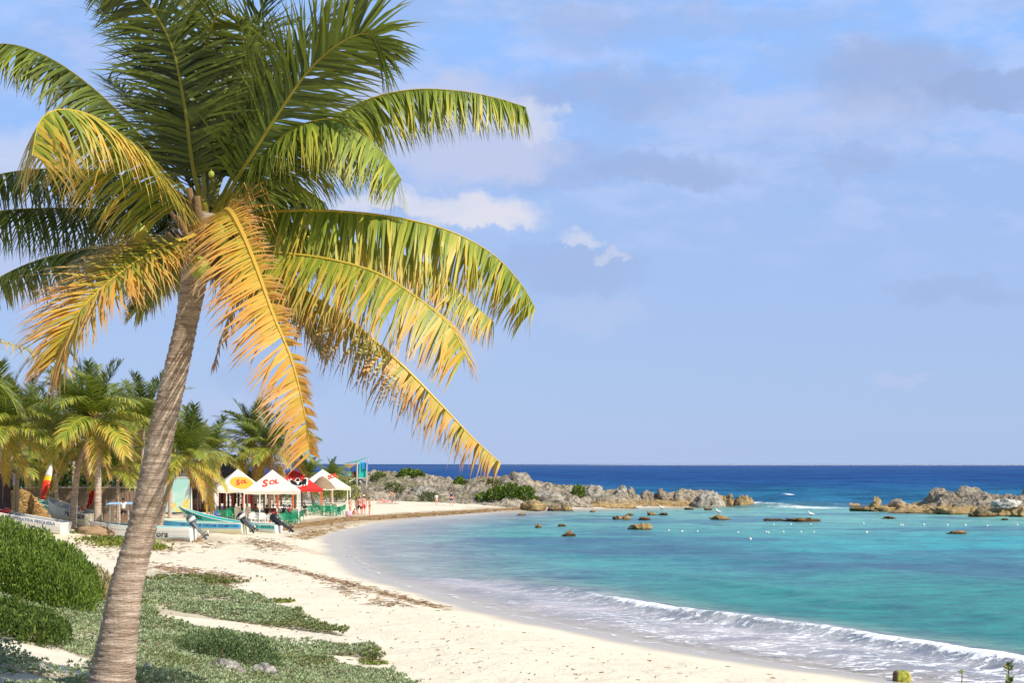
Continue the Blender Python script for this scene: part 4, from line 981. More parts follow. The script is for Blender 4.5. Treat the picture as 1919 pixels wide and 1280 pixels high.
# ------------------------------------------------------------ beach debris
def debris():
    rng = np.random.default_rng(29); V = []; Fc = []; C = []
    def twig(g_, L, w, th, col, curl=.5):
        n = 3; p = np.array(g_) + np.array([0, 0, .012]); b = len(V)
        for k in range(n + 1):
            S = np.array([-math.sin(th), math.cos(th), 0]); up = np.array([0, 0, w * .9 + .02 * rng.random()])
            V.extend([p + S * w, p + up, p - S * w]); C.extend([col] * 3)
            th += rng.normal() * curl; p = p + np.array([math.cos(th), math.sin(th), 0]) * L / n
        for k in range(n):
            for a, c in ((0, 1), (1, 2)): Fc.append((b + 3 * k + a, b + 3 * k + c, b + 3 * k + 3 + c, b + 3 * k + 3 + a))
    def along(pts, spread, n, L, w, col, jit=0):
        pts = np.array(pts, float); seg = np.hypot(*np.diff(pts, axis=0).T); cum = np.concatenate([[0], np.cumsum(seg)])
        for i in range(n):
            s = rng.random() * cum[-1]; px = np.interp(s, cum, pts[:, 0]); py = np.interp(s, cum, pts[:, 1])
            if vnoise(np.array([s * .09]), np.array([spread]), 0, 3)[0] < .28 and rng.random() < .8: continue
            g_ = Gf(px + rng.normal() * spread * 2.5, py + rng.normal() * spread)
            if g_.z < .12: continue
            k = g_.y / 60
            twig(g_, L * rng.uniform(.5, 1.4) * k ** .5, w * rng.uniform(.6, 1.3) * k ** .5, rng.uniform(-.5, .5) + (math.pi if rng.random() < .5 else 0) - .5, np.array(col) * rng.uniform(.6, 1.35))
    br = (.25, .155, .09); og = (.29, .185, .09)
    along([(455, 1050), (520, 1062), (590, 1080), (640, 1092), (700, 1108), (760, 1124), (832, 1142)], 2.4, 560, .34, .008, br)
    along([(600, 1085), (660, 1112), (700, 1130), (760, 1136)], 3, 200, .34, .009, br)
    along([(520, 992), (560, 985), (600, 981), (650, 974), (720, 970), (800, 965), (880, 961), (940, 957), (990, 954)], 1.5, 4200, .34, .028, og)
    along([(560, 1008), (600, 998), (640, 988)], 4, 340, .34, .016, og)
    along([(460, 1012), (500, 1022), (540, 1030)], 5, 260, .34, .011, br)
    along([(285, 1062), (330, 1070), (400, 1080), (450, 1090)], 5, 420, .32, .012, br)
    along([(310, 1085), (400, 1097), (440, 1104)], 4, 300, .3, .016, (.16, .12, .06))
    along([(310, 1013), (345, 1012), (370, 1014)], 2.0, 200, .4, .03, br)
    along([(290, 1032), (340, 1030), (420, 1018)], 4, 150, .34, .014, br)
    along([(130, 995), (180, 1020), (240, 1040)], 8, 200, .3, .014, br)
    for i in range(620):
        px = rng.uniform(300, 1500); py = rng.uniform(1000, 1278); g_ = Gf(px, py)
        if g_.z < .22: continue
        twig(g_, rng.uniform(.05, .16), .008, rng.uniform(0, 6.28), np.array((.2, .13, .07)) * rng.uniform(.6, 1.5))
    m = pmat('dry_seaweed', None, .9, .2, 5, usecol=True)
    tag(put('seaweed_wrack', raw_mesh('seaweed_wrack', np.array(V), Fc, m, np.array(C))), 'brown dried seaweed and twigs washed up in lines on the sand', 'seaweed', kind='stuff')
low_green(); debris()
# -------------------------------------------------------------- lettering
def text_data(txt, size=1.0, bold=0.0, shear=0.0, ext=0.0, space=1.0, sub=1):
    cu = bpy.data.curves.new('t', 'FONT'); cu.body = txt; cu.size = size; cu.align_x = 'CENTER'; cu.align_y = 'CENTER'
    cu.offset = bold; cu.shear = shear; cu.extrude = ext; cu.space_character = space; cu.resolution_u = 3
    o = bpy.data.objects.new('t', cu); me = baked(o)
    V = [v.co.copy() for v in me.vertices]; Fc = [tuple(p.vertices) for p in me.polygons]
    bpy.data.curves.remove(cu); bpy.data.meshes.remove(me)
    return V, Fc
INK = pmat('dark_lettering', (.03, .03, .04), .6, .1)
INKB = pmat('blue_lettering', (.03, .08, .25), .6, .1)
INKR = pmat('red_lettering', (.62, .05, .04), .6, .1)
WHITE = pmat('white_gelcoat', (.74, .72, .68), .4, .1, 3, bump=.1, bscale=8)
GREYH = pmat('grey_hull_paint', (.42, .42, .42), .5, .15, 3)
TEAL = pmat('teal_boat_paint', (.05, .46, .44), .45, .12, 3); SKYB = pmat('sky_blue_boat_paint', (.10, .46, .78), .45, .12, 3)
BLUEP = pmat('blue_boat_paint', (.03, .16, .55), .45, .12, 3); DTEAL = pmat('dark_teal_paint', (.03, .16, .2), .5, .15, 3)
MOTOR = pmat('outboard_grey', (.10, .11, .13), .35, .15, 4, spec=.5); BLACKP = pmat('black_plastic', (.02, .02, .025), .35, .1, spec=.5)
STEEL = pmat('bare_metal', (.6, .6, .6), .3, .1, metal=.8)
INSIDE = pmat('boat_inside', (.22, .52, .5), .6, .2, 3); CREAM = pmat('cream_hull_paint', (.74, .66, .5), .5, .12, 3)
# ------------------------------------------------------------------- boats
class Hull:
    def __init__(s, L, B=.85, hs=.72, hb=1.25, flare=.16):
        s.L, s.B, s.hs, s.hb, s.fl = L, B, hs, hb, flare
    def half(s, u): return s.B * (1 - max(0, (u - .38) / .62) ** 2.3) * (.9 + .1 * min(1, u * 4)) + .01
    def top(s, u): return s.hs + (s.hb - s.hs) * u ** 2.4
    def keel(s, u): return (s.hb - .12) * max(0, (u - .66) / .34) ** 2.2
    def pt(s, u, w, side):
        """u stern..bow, w 0 keel .. 1 gunwale"""
        k, t, b = s.keel(u), s.top(u), s.half(u)
        prof = [(0, 0), (.72, .10), (.88, .42), (.95, .70), (1.0, 1.0)]
        y = np.interp(w, [0, .25, .5, .75, 1], [q[0] for q in prof]); z = np.interp(w, [0, .25, .5, .75, 1], [q[1] for q in prof])
        return Vector((u * s.L - .0, side * b * y, k + (t - k) * z))
    def strip(s, w0, w1, n=28, m=3, out=0.0, sides=(1, -1), u0=0, u1=1):
        mb = MB()
        for sd in sides:
            V = []; Fc = []
            for i in range(n + 1):
                for j in range(m + 1):
                    p = s.pt(u0 + (u1 - u0) * i / n, w0 + (w1 - w0) * j / m, sd); p.y += sd * out; V.append(p)
            for i in range(n):
                for j in range(m):
                    a = i * (m + 1) + j; Fc.append((a, a + 1, a + m + 2, a + m + 1))
            mb.add(V, Fc)
        return mb
def outboard(parent, loc, tilt, mat=MOTOR, accent=None, rz=0, s=1.0):
    """children of the boat; cowl up forward, leg out behind, tilted about the transom"""
    M = Matrix.Rotation(tilt, 4, 'Y')
    def T(v): return (M @ Vector(v)) * s
    mb = MB(); mb.box(T((-.12, 0, .1)), (.24 * s, .3 * s, .34 * s), M.to_3x3()); mb.tube([T((-.22, 0, .3)), T((-.24, 0, -.35)), T((-.26, 0, -.78))], [.22 * s, .19 * s, .13 * s], 8, flat=.6)
    mb.tube([T((-.05, 0, -.86)), T((-.55, 0, -.86))], [.06 * s, .04 * s], 8); mb.box(T((-.33, 0, -.70)), (.42 * s, .22 * s, .025 * s), M.to_3x3())
    mb.box(T((-.24, 0, -1.0)), (.16 * s, .025 * s, .26 * s), M.to_3x3())
    o = mb.build('outboard_motor', mat, parent, smooth=False); o.location = loc; o.rotation_euler = (0, 0, rz)
    mb = MB(); V = []
    prof = [(.16, -.1), (.21, -.03), (.235, .2), (.235, .38), (.19, .5), (.08, .57), (.02, .58)]
    mb.lathe([(r_ * s, z * s) for r_, z in prof], 14, sx=1.25, sy=.85); mb.v = [M @ (v + Vector((-.24 * s, 0, .32 * s))) for v in mb.v]
    mb.build('cowling', mat, o, smooth=True)
    mb = MB()
    for k in range(3):
        a = k * 2.094; c = T((-.6, 0, -.86)); e = c + M.to_3x3() @ Vector((-.04, math.cos(a) * .17, math.sin(a) * .17)) * s
        mb.tube([c, e], [.03 * s, .07 * s], 6, flat=.25)
    mb.build('propeller', STEEL, o)
    if accent:
        mb = MB(); mb.lathe([(.236 * s, .10 * s), (.243 * s, .2 * s), (.243 * s, .32 * s)], 14, sx=1.25, sy=.86); mb.v = [M @ (v + Vector((-.24 * s, 0, .32 * s))) for v in mb.v]; mb.build('cowling_stripe', accent, o, smooth=True)
    return o
def boat(label, stern, heading, L, hull_mat, band_mat, inner, texts=(), pitch=0, band=.7, motor=None, roll=0, bottom=None, hb=1.25, hs=.72, B=.85, rub=None, benches=3):
    o = thing('motor_boat', label, 'boat', stern); o.rotation_euler = (roll, -pitch, heading); o.rotation_mode = 'XYZ'
    h = Hull(L, B, hs, hb)
    h.strip(0, band, 30, 5).build('hull', hull_mat, o, smooth=True)
    h.strip(band, 1.0, 30, 3, .012).build('gunwale_band', band_mat, o, smooth=True)
    if bottom: h.strip(.02, .22, 24, 2, .008).build('bottom_paint', bottom, o, smooth=True)
    # transom
    mb = MB(); ring = [h.pt(0, w, 1) for w in (0, .25, .5, .75, 1)] + [h.pt(0, w, -1) for w in (1, .75, .5, .25)]
    mb.add([v + Vector((-.01, 0, 0)) for v in ring] + [v + Vector((.05, 0, 0)) for v in ring], [tuple(range(9)), tuple(range(17, 8, -1))] + [(i, (i + 1) % 9, 9 + (i + 1) % 9, 9 + i) for i in range(9)])
    mb.build('transom', hull_mat, o)
    mb = MB(); n = 24
    for i in range(n + 1):
        u = .01 + .95 * i / n; b = h.half(u) * .9; z = h.keel(u) + (h.top(u) - h.keel(u)) * .38; mb.v += [Vector((u * L, -b, z)), Vector((u * L, b, z))]; mb.c += [(1, 1, 1)] * 2
    mb.f = [(2 * i, 2 * i + 1, 2 * i + 3, 2 * i + 2) for i in range(n)]
    mb.build('deck', inner, o)
    mb = h.strip(.45, 1.0, 24, 2, -.04); mb.build('inner_lining', inner, o, smooth=True)
    mb = MB()
    for sd in (1, -1): mb.tube([h.pt(i / 20, 1, sd) + Vector((0, -sd * .01, .0)) for i in range(21)], .03, 6)
    mb.build('gunwale_rail', rub or hull_mat, o, smooth=True)
    for k in range(benches):
        u = .2 + .2 * k; b = h.half(u) * 1.9; MB().box((u * L, 0, h.top(u) - .2), (.28, b, .05)).build('bench', inner, o)
    for (txt, u, w, size, mat, side, shear, sx) in texts:
        V, Fc = text_data(txt, size, .012 * size, shear)
        hh = h.top(u) - h.keel(u); out = []
        for v in V:
            uu = u - side * (-1) * v.x * sx / L * (1 if side > 0 else 1) * (-1 if side > 0 else 1) if False else None
        # seen from outside: on side +1 (left of bow) text runs bow->stern reversed
        for v in V:
            du = (-v.x if side > 0 else v.x) * sx / L
            p = h.pt(min(max(u + du, 0), 1), min(max(w + v.y / (hh * (.58 if w > .5 else .7)) * .5, .02), 1.0), side)
            out.append(p + Vector((0, side * .03, 0)))
        put('lettering', raw_mesh('lettering', out, Fc, mat), o)
    if motor: outboard(o, Vector((-.02, 0, hs - .05)), motor[0], motor[1], motor[2], s=motor[3] if len(motor) > 3 else 1.0)
    return o
def bz(px, Y, dz=0): v = at(px, Y); v.z += dz; return v
PI = math.pi
# aurora boat: stern at right, bow to the left
b = bz(362, 86.5, -.06)
auro = boat('white and grey boat with a shaded canopy frame, stern pointing right toward the beach', b, R(176), 6.5, WHITE, WHITE, INSIDE,
            [('Aurora', .32, .64, .56, INK, 1, .25, .95)], band=.82, motor=(R(38), MOTOR, WHITE, .92), hb=1.3, hs=.9, B=.95)
h_ = Hull(6.5, .95, .9, 1.3)
h_.strip(.28, .36, 26, 1, .03).build('rubbing_strake', GREYH, auro); h_.strip(.05, .22, 26, 2, .012).build('bottom_paint', GREYH, auro)
mb = MB()
for sd in (-.75, .75):
    for x0, x1 in ((2.6, 3.5), (3.4, 3.0), (4.9, 4.9), (4.4, 3.9)): mb.tube([(x0, sd, .95), (x1, sd * .95, 2.28)], .022, 6)
mb.tube([(2.4, -.75, 2.28), (2.4, .75, 2.28)], .022, 6); mb.build('canopy_frame', STEEL, auro)
mb = MB(); n = 8
for i in range(n + 1):
    y = -.85 + 1.7 * i / n; z = 2.30 + .1 * math.cos(y * 1.7)
    mb.v += [Vector((2.2, y, z)), Vector((3.7, y, z + .05)), Vector((5.1, y, z + .03))]; mb.c += [(1, 1, 1)] * 3
mb.f = [(3 * i + j, 3 * i + j + 1, 3 * i + j + 4, 3 * i + j + 3) for i in range(n) for j in range(2)]
mb.v += [v - Vector((0, 0, .035)) for v in mb.v]; mb.c *= 2; k = 3 * (n + 1); mb.f += [tuple(reversed([i + k for i in f])) for f in mb.f]
mb.f += [(0, 1, k + 1, k), (1, 2, k + 2, k + 1), (k - 3, k - 2, 2 * k - 2, 2 * k - 3), (k - 2, k - 1, 2 * k - 1, 2 * k - 2)]
mb.build('canopy', pmat('blue_canopy_cloth', (.30, .46, .74), .8, .15, 3), auro)
MB().box((3.3, 0, 1.15), (.35, .7, .5), top=.8).build('console', pmat('console_grey', (.2, .2, .22), .5), auro)
# hurricane boat: bow up to the left
boat('white boat with a teal bottom stripe, bow lifted, between the two nearest palm trunks', bz(173, 91.5, -.0), R(150), 4.3, CREAM, WHITE, GREYH,
     [('Hurricane', .2, .84, .52, INK, 1, .2, .8), ('SPORTFISHING', .2, .70, .16, INK, 1, .2, 1.1)], band=.64, pitch=R(7), bottom=DTEAL, hb=1.45, hs=.95)
boat('long white boat behind the feathery bush with dark writing along its gunwale', bz(121, 85.5, -.1), R(172), 8.0, WHITE, WHITE, GREYH,
     [('COOPERATIVA PESQUERA', .24, .86, .27, INKB, 1, .15, 1.0)], band=.7, pitch=R(7.5), hb=1.25, hs=.78)
boat('small beached boat with teal and blue stripes beside the straw heap', bz(121, 100, .45), R(162), 3.6, WHITE, TEAL, INSIDE,
     [('CENTENARIO', .42, .60, .42, INKB, 1, .1, 1.0)], band=.84, pitch=R(9), hb=1.2, hs=.9)
sm = [o for o in bpy.data.objects if o.get('label', '').startswith('small beached boat')][0]
Hull(3.6, .85, .9, 1.2).strip(.46, .70, 20, 2, .012, u0=.02, u1=.9).build('blue_stripe', SKYB, sm, smooth=True)
boat('white boat with a long sky blue gunwale, two grey outboards tilted up at its stern', bz(459, 97.5, -.05), R(171), 6.9, CREAM, SKYB, INSIDE,
     [('DE LA BLUE DREAM S.C.L.', .38, .84, .24, INKB, 1, .1, 1.25), ('COMPAÑIA', .12, .84, .22, INKB, 1, .1, 1.2)], band=.66, motor=(R(52), MOTOR, WHITE, .9), hb=1.15, hs=.86, B=.9)
bo = [o for o in bpy.data.objects if o.get('label', '').startswith('white boat with a long')][0]
outboard(bo, Vector((-.02, .42, .82)), R(40), BLACKP, WHITE, s=.85)
boat('teal-edged boat with a high pointed bow behind the blue-edged boat, black outboard raised', bz(522, 102, -.05), R(165), 7.9, WHITE, TEAL, TEAL,
     [('PALOMA', .82, .82, .28, INK, 1, .1, 1.3), ('ALEXIS 2', .07, .84, .2, INK, 1, .1, 1.3)], band=.62, motor=(R(58), BLACKP, None, 1.05), hb=1.75, hs=.62, pitch=R(1), B=.8)
# small rocks under stern
rock('stone', 'dark stone on the sand under the blue-edged boat', 'stone', bz(385, 93), (.22, .2, .12), 3, ROCKD, 3)
# ------------------------------------------------------------------- tents
CLOTH = pmat('white_tent_cloth', (.76, .70, .59), .85, .05, 1, trans=.12); REDC = pmat('red_tent_cloth', (.62, .04, .035), .8, .08, 1, trans=.1)
POLE = pmat('white_pole', (.75, .73, .68), .4, .05); ORPOLE = pmat('orange_painted_post', (.62, .16, .04), .6, .15, 4); YELP = pmat('yellow_painted_wood', (.72, .42, .05), .6, .15, 4); REDP = pmat('red_painted_wood', (.55, .08, .03), .6, .2, 4)
DARKW = pmat('dark_weathered_wood', (.10, .06, .045), .85, .3, 5, stretch=(4, 4, .6)); WOOD = pmat('weathered_wood', (.36, .27, .2), .85, .25, 5, bump=.4, stretch=(4, 4, .6))
THATCH = pmat('palm_thatch', (.26, .185, .12), .95, .35, 7, bump=1, bscale=24, stretch=(1, 1, .35)); SUNY = pmat('sun_yellow_print', (.80, .36, .035), .7, .08)
def tent(label, c, wx, wy, eave, apex, rz, cloth, posts=POLE, val=.28, sag=.1, hip=0.0):
    o = thing('canopy_tent', label, 'tent', c, rz, group='canopy tents in front of the beach bar')
    N = 10; mb = MB()
    top = [(-hip, 0, apex), (hip, 0, apex)]
    cor = [(-wx, -wy), (wx, -wy), (wx, wy), (-wx, wy)]
    for q in range(4):
        a, b = cor[q], cor[(q + 1) % 4]; V = []; Fc = []
        tl = Vector((max(-hip, min(hip, a[0])), 0, apex)); tr_ = Vector((max(-hip, min(hip, b[0])), 0, apex))
        for i in range(N + 1):
            for j in range(N + 1):
                s, t = i / N, j / N; e = Vector((a[0] + (b[0] - a[0]) * s, a[1] + (b[1] - a[1]) * s, eave)); tp_ = tl.lerp(tr_, s)
                p = e.lerp(tp_, t); p.z -= sag * math.sin(PI * t) * (.4 + .6 * math.sin(PI * s)); V.append(p)
        for i in range(N):
            for j in range(N): k = i * (N + 1) + j; Fc.append((k, k + N + 1, k + N + 2, k + 1))
        mb.add(V, Fc)
    mb.build('roof', cloth, o, smooth=True)
    mb = MB()
    for q in range(4):
        a, b = cor[q], cor[(q + 1) % 4]; m = 12
        V = []; 
        for i in range(m + 1):
            s = i / m; e = Vector((a[0] + (b[0] - a[0]) * s, a[1] + (b[1] - a[1]) * s, eave + .004)) * 1.0; e.x *= 1.003; e.y *= 1.003
            V += [e, e - Vector((0, 0, val * (1 - .08 * math.sin(s * 19))))]
        mb.add(V, [(2 * i, 2 * i + 1, 2 * i + 3, 2 * i + 2) for i in range(m)])
    mb.build('valance', cloth, o)
    for q in cor: MB().box((q[0] * .985, q[1] * .985, eave / 2 - .15), (.085, .085, eave + .3)).build('post', posts, o)
    return o
def on_slope(o, wx, wy, eave, apex, V, Fc, mat, name, cx=0, cy=.45, off=.05, sag=.1, st=1.45):
    """lay flat shapes (x right, y up) on the sagging front slope of a tent"""
    e = Vector((0, -wy, eave)); t = Vector((0, 0, apex)); d = (t - e); L = d.length; d.normalize(); n = Vector((0, -(apex - eave), wy)).normalized(); n = Vector((0, -d.z, d.y))
    out = []
    for v in V:
        x = v.x + cx; y = v.y * st + cy * L; tt = min(max(y / L, 0), .98); ss = min(max(.5 + x / (2 * wx * (1 - tt)), 0), 1)
        p = e + Vector((1, 0, 0)) * x + d * y + n * (off * .28 + v.z); p.z -= sag * math.sin(PI * tt) * (.4 + .6 * math.sin(PI * ss)); out.append(p)
    return put(name, raw_mesh(name, out, Fc, mat), o)
def disc(rx, ry, teeth=0, n=64, z=0, tooth=.15):
    V = [Vector((0, 0, z))]
    for i in range(n): k = 1 + (tooth if i % 2 and teeth else 0); V.append(Vector((math.cos(6.28318 * i / n) * rx * k, math.sin(6.28318 * i / n) * ry * k, z)))
    return V, [(0, 1 + i, 1 + (i + 1) % n) for i in range(n)]
def trot(V, a, sx=1, sy=1): 
    c, s = math.cos(a), math.sin(a); return [Vector((v.x * sx * c - v.y * sy * s, v.x * sx * s + v.y * sy * c, v.z)) for v in V]
def sol(big, small):
    V1, F1 = text_data('S', big, .035 * big, .18); V2, F2 = text_data(small, big * .62, .03 * big, .12)
    w = big * .32; x2 = max(v.x for v in V2) - min(v.x for v in V2)
    V2 = [v + Vector((w + x2 / 2 + big * .04, big * .06, 0)) for v in V2]; k = len(V1)
    return [v - Vector((x2 / 2, 0, 0)) for v in V1 + V2], F1 + [tuple(i + k for i in f) for f in F2]
t1 = bz(446, 122.5); e_ = P(446, 918, 120.3).z - t1.z; a_ = P(443, 878.5, 122.5).z - t1.z
T1 = tent('white tent printed with a yellow sun badge, leftmost of the tents', t1, 2.15, 2.15, e_, a_, R(17), CLOTH)
V, Fc = disc(.9, .55, 1, 72); on_slope(T1, 2.15, 2.15, e_, a_, trot(V, -.12), Fc, SUNY, 'sun_badge', .15, .34, .10)
V, Fc = sol(.7, 'OL'); on_slope(T1, 2.15, 2.15, e_, a_, trot(V, .08, .95), Fc, INKR, 'lettering', .1, .36, .25)
t2 = bz(511, 118.0); e2 = P(511, 920.5, 115.8).z - t2.z; a2_ = P(511, 880.5, 118).z - t2.z
T2 = tent('white tent with red lettering, second from the left and overlapping the sun badge one', t2, 2.22, 2.2, e2, a2_, R(7), CLOTH)
V, Fc = sol(.88, 'OL'); on_slope(T2, 2.22, 2.2, e2, a2_, trot(V, .14, 1.1), Fc, INKR, 'lettering', -.2, .40, .11)
t3 = bz(551, 134); e3 = P(551, 917, 131).z - t3.z; a3 = P(551, 882, 134).z - t3.z
T3 = tent('bright red tent with a black eagle emblem and an orange corner post', t3, 2.6, 2.6, e3, a3, R(9), REDC, ORPOLE, hip=.3)
Wb = [(-1.0, .42), (-.82, .3), (-.62, .46), (-.45, .18), (-.25, .22), (-.18, .48), (0, .58), (.16, .5), (.2, .2), (.45, .14), (.62, .45), (.82, .5), (1.0, .44), (.98, -.1), (.9, -.38), (.7, -.3), (.62, -.46), (.42, -.3), (.3, -.5), (0, -.56), (-.22, -.46), (-.5, -.36), (-.78, -.12)]
wb2 = [(x * 1.12 + (.03 if x > 0 else -.03), y * 1.22) for x, y in Wb]
def fan(pts, z): return [Vector((x * .82, y * .82, z)) for x, y in pts], [tuple(range(len(pts)))]
BLK = pmat('black_print', (.012, .01, .012), .7, .05); WHP = pmat('white_print', (.8, .78, .74), .7, .05)
V, Fc = fan(wb2, 0); on_slope(T3, 2.6, 2.6, e3, a3, V, Fc, WHP, 'emblem_outline', .35, .38, .12)
V, Fc = fan(Wb, 0); on_slope(T3, 2.6, 2.6, e3, a3, V, Fc, BLK, 'eagle_emblem', .35, .38, .145)
V = [Vector(v) * .8 for v in [(-.25, .16, 0), (.25, .16, 0), (.25, .02, 0), (.1, .0, 0), (.1, -.32, 0), (-.1, -.32, 0), (-.1, 0, 0), (-.25, .02, 0)]]; on_slope(T3, 2.6, 2.6, e3, a3, V, [tuple(range(8))], WHP, 'emblem_body', .35, .38, .165)
t4 = bz(605, 149); e4 = P(605, 914, 146).z - t4.z; a4 = P(600, 879.5, 149).z - t4.z
T4 = tent('plain white tent farthest right, behind the thatched umbrella', t4, 2.75, 2.6, e4, a4, R(10), CLOTH)
V, Fc = text_data('SOL', .6, .03, .15); on_slope(T4, 2.75, 2.6, e4, a4, trot(V, .3), Fc, INKR, 'lettering', .95, .62, .1)
# thatched umbrella
u0 = bz(604, 139); uo = thing('thatched_umbrella', 'conical palm thatch umbrella on a post in front of the last white tent', 'umbrella', u0)
hz = P(604, 893, 139).z - u0.z; he = P(604, 915, 139).z - u0.z; rr = random.Random(8)
mb = MB(); n = 40
prof = [(.04, hz), (.35, hz - .16), (.85, hz - .62), (1.2, he + .12), (1.3, he)]
V = [Vector((r_ * math.cos(6.28318 * k / n) * (1 + rr.uniform(-.04, .04)), r_ * math.sin(6.28318 * k / n), z - (rr.uniform(0, .14) if i == 4 else 0))) for i, (r_, z) in enumerate(prof) for k in range(n)]
mb.add(V, [(i * n + k, i * n + (k + 1) % n, (i + 1) * n + (k + 1) % n, (i + 1) * n + k) for i in range(4) for k in range(n)]); mb.build('thatch', THATCH, uo)
MB().tube([(0, 0, -.2), (0, 0, hz - .2)], .07, 8).build('post', WOOD, uo)
# ---------------------------------------------------------- beach bar house
Yb = 129
def w(px, py, Y=Yb): return P(px, py, Y)
bg = bz(382, Yb); bar = thing('beach_bar', 'two-storey wooden beach bar painted orange and yellow with a red lattice balcony', 'building', bg)
def rb_(v): return Vector(v) - bg
def slab(mb, x0, y0, x1, y1, Y, dpt=.12):
    a, b = rb_(P(x0, y0, Y)), rb_(P(x1, y1, Y)); mb.box(((a.x + b.x) / 2, a.y, (a.z + b.z) / 2), (abs(b.x - a.x), dpt, abs(b.z - a.z))); return mb
slab(MB(), 352, 862, 402, 960, Yb + 3.0).build('back_wall', DARKW, bar)
slab(MB(), 318, 885, 352, 898, Yb + 3.1).build('upper_wall', pmat('grey_board', (.3, .27, .26), .8, .2), bar)
for px, m_ in ((357, ORPOLE), (371, DARKW), (388, YELP), (398, YELP)): slab(MB(), px - 1.6, 862, px + 1.6, 962, Yb, .15).build('post', m_, bar)
for px, m_ in ((379, DARKW), (384, YELP), (392, DARKW), (376, WOOD)): slab(MB(), px - 1.2, 908, px + 1.2, 955, Yb + 1.5, .12).build('post', m_, bar)
slab(MB(), 350, 904, 402, 912, Yb - .12, .1).build('fascia_board', pmat('orange_red_paint', (.68, .12, .04), .6, .15), bar)
slab(MB(), 355, 868, 360, 904, Yb - .1, .12).build('corner_board', ORPOLE, bar)
mb = MB(); slab(mb, 370, 890.5, 402, 893, Yb - .25, .08); slab(mb, 370, 901, 402, 904, Yb - .25, .08)
for i in range(7):
    a = rb_(P(370 + i * 4.9, 893, Yb - .25)); b = rb_(P(374 + i * 4.9, 902, Yb - .25)); c = rb_(P(366 + i * 4.9, 902, Yb - .25)); mb.tube([a, b], .045, 5)
    if i: mb.tube([a, c], .045, 5)
mb.build('lattice_balcony', pmat('bright_red_paint', (.70, .07, .03), .6, .15), bar)
for px in (377, 381, 389): slab(MB(), px - 1.3, 876, px + 1.3, 892, Yb + .5, .06).build('shutter', DTEAL if px != 381 else TEAL, bar)
mb = MB(); a, b, c, d = (rb_(P(x, y, Yb + q)) for x, y, q in ((378, 866, -.6), (412, 870.5, -.6), (414, 864, 3.5), (380, 858, 3.5)))
mb.add([a, b, c, d] + [v - Vector((0, 0, .12)) for v in (a, b, c, d)], [(0, 1, 2, 3), (7, 6, 5, 4), (0, 4, 5, 1), (1, 5, 6, 2), (2, 6, 7, 3), (3, 7, 4, 0)]); mb.build('roof', REDP, bar)
slab(MB(), 398, 872, 406, 892, Yb + .2, .1).build('yellow_panel', YELP, bar)
slab(MB(), 346, 911, 360, 913.5, Yb - 2, .1).build('porch_beam', ORPOLE, bar)
MB().tube([rb_(P(358, 913, Yb - 2)), rb_(P(358.5, 958, Yb - 2))], .09, 8).build('porch_post', POLE, bar)
# thatched hall behind
hb_ = bz(438, 141); hall = thing('thatched_hall', 'large dark thatched roof on posts rising behind the sun badge tent', 'building', hb_)
def rh(v): return Vector(v) - hb_
mb = MB(); rr = random.Random(4)
rdg = [rh(P(424, 852, 141)), rh(P(440, 853, 141))]
ev = [rh(P(398, 892, 136)), rh(P(482, 894, 136)), rh(P(482, 894, 147)), rh(P(398, 892, 147))]
def patch(mb, a, b, c, d, n=14, m=8, j=.09):
    V = []; 
    for i in range(n + 1):
        for k in range(m + 1):
            p = a.lerp(b, i / n).lerp(d.lerp(c, i / n), k / m); V.append(p + Vector((rr.uniform(-j, j), rr.uniform(-j, j), rr.uniform(-j, j) - (rr.uniform(0, .3) if k == 0 else 0) + .25 * math.sin(PI * k / m) * -1)))
    mb.add(V, [(i * (m + 1) + k, (i + 1) * (m + 1) + k, (i + 1) * (m + 1) + k + 1, i * (m + 1) + k + 1) for i in range(n) for k in range(m)])
patch(mb, ev[0], ev[1], rdg[1], rdg[0]); patch(mb, ev[1], ev[2], rdg[1], rdg[1]); patch(mb, ev[2], ev[3], rdg[0], rdg[1]); patch(mb, ev[3], ev[0], rdg[0], rdg[0])
mb.build('roof', pmat('dark_thatch', (.13, .09, .065), .95, .35, 6, bump=1, bscale=20, stretch=(1, 1, .35)), hall)
for i, px in enumerate((412, 421, 428, 436, 447, 455, 463, 472, 480)):
    Yq = 137 + (i % 3) * 2.5; a = rh(P(px, 893, Yq)); mb = MB().tube([Vector((a.x, a.y, -.2)), a], .11 + .03 * (i % 2), 8)
    mb.build('post', [REDP, ORPOLE, DARKW, REDP, DARKW, REDP, ORPOLE, REDP, DARKW][i], hall)
for (x0, x1, m_) in ((414, 420, DARKW), (437, 443, DARKW), (456, 470, pmat('dark_red_drape', (.24, .025, .02), .8, .3)), (484, 488, DARKW)):
    a, b = rh(P(x0, 918, 141)), rh(P(x1, 944, 141)); MB().box(((a.x + b.x) / 2, a.y, (a.z + b.z) / 2), (b.x - a.x, .06, a.z - b.z)).build('hanging_panel', m_, hall)
for px, m_ in ((495, DARKW), (505, REDP), (513, WOOD), (520, REDP), (527, DARKW), (549, ORPOLE), (553, DARKW), (566, DARKW)):
    q = bz(px, 143); a = rh(P(px, 905, 143)); MB().tube([Vector((a.x, a.y, -.2)), a], .1, 8).build('post', m_, hall)
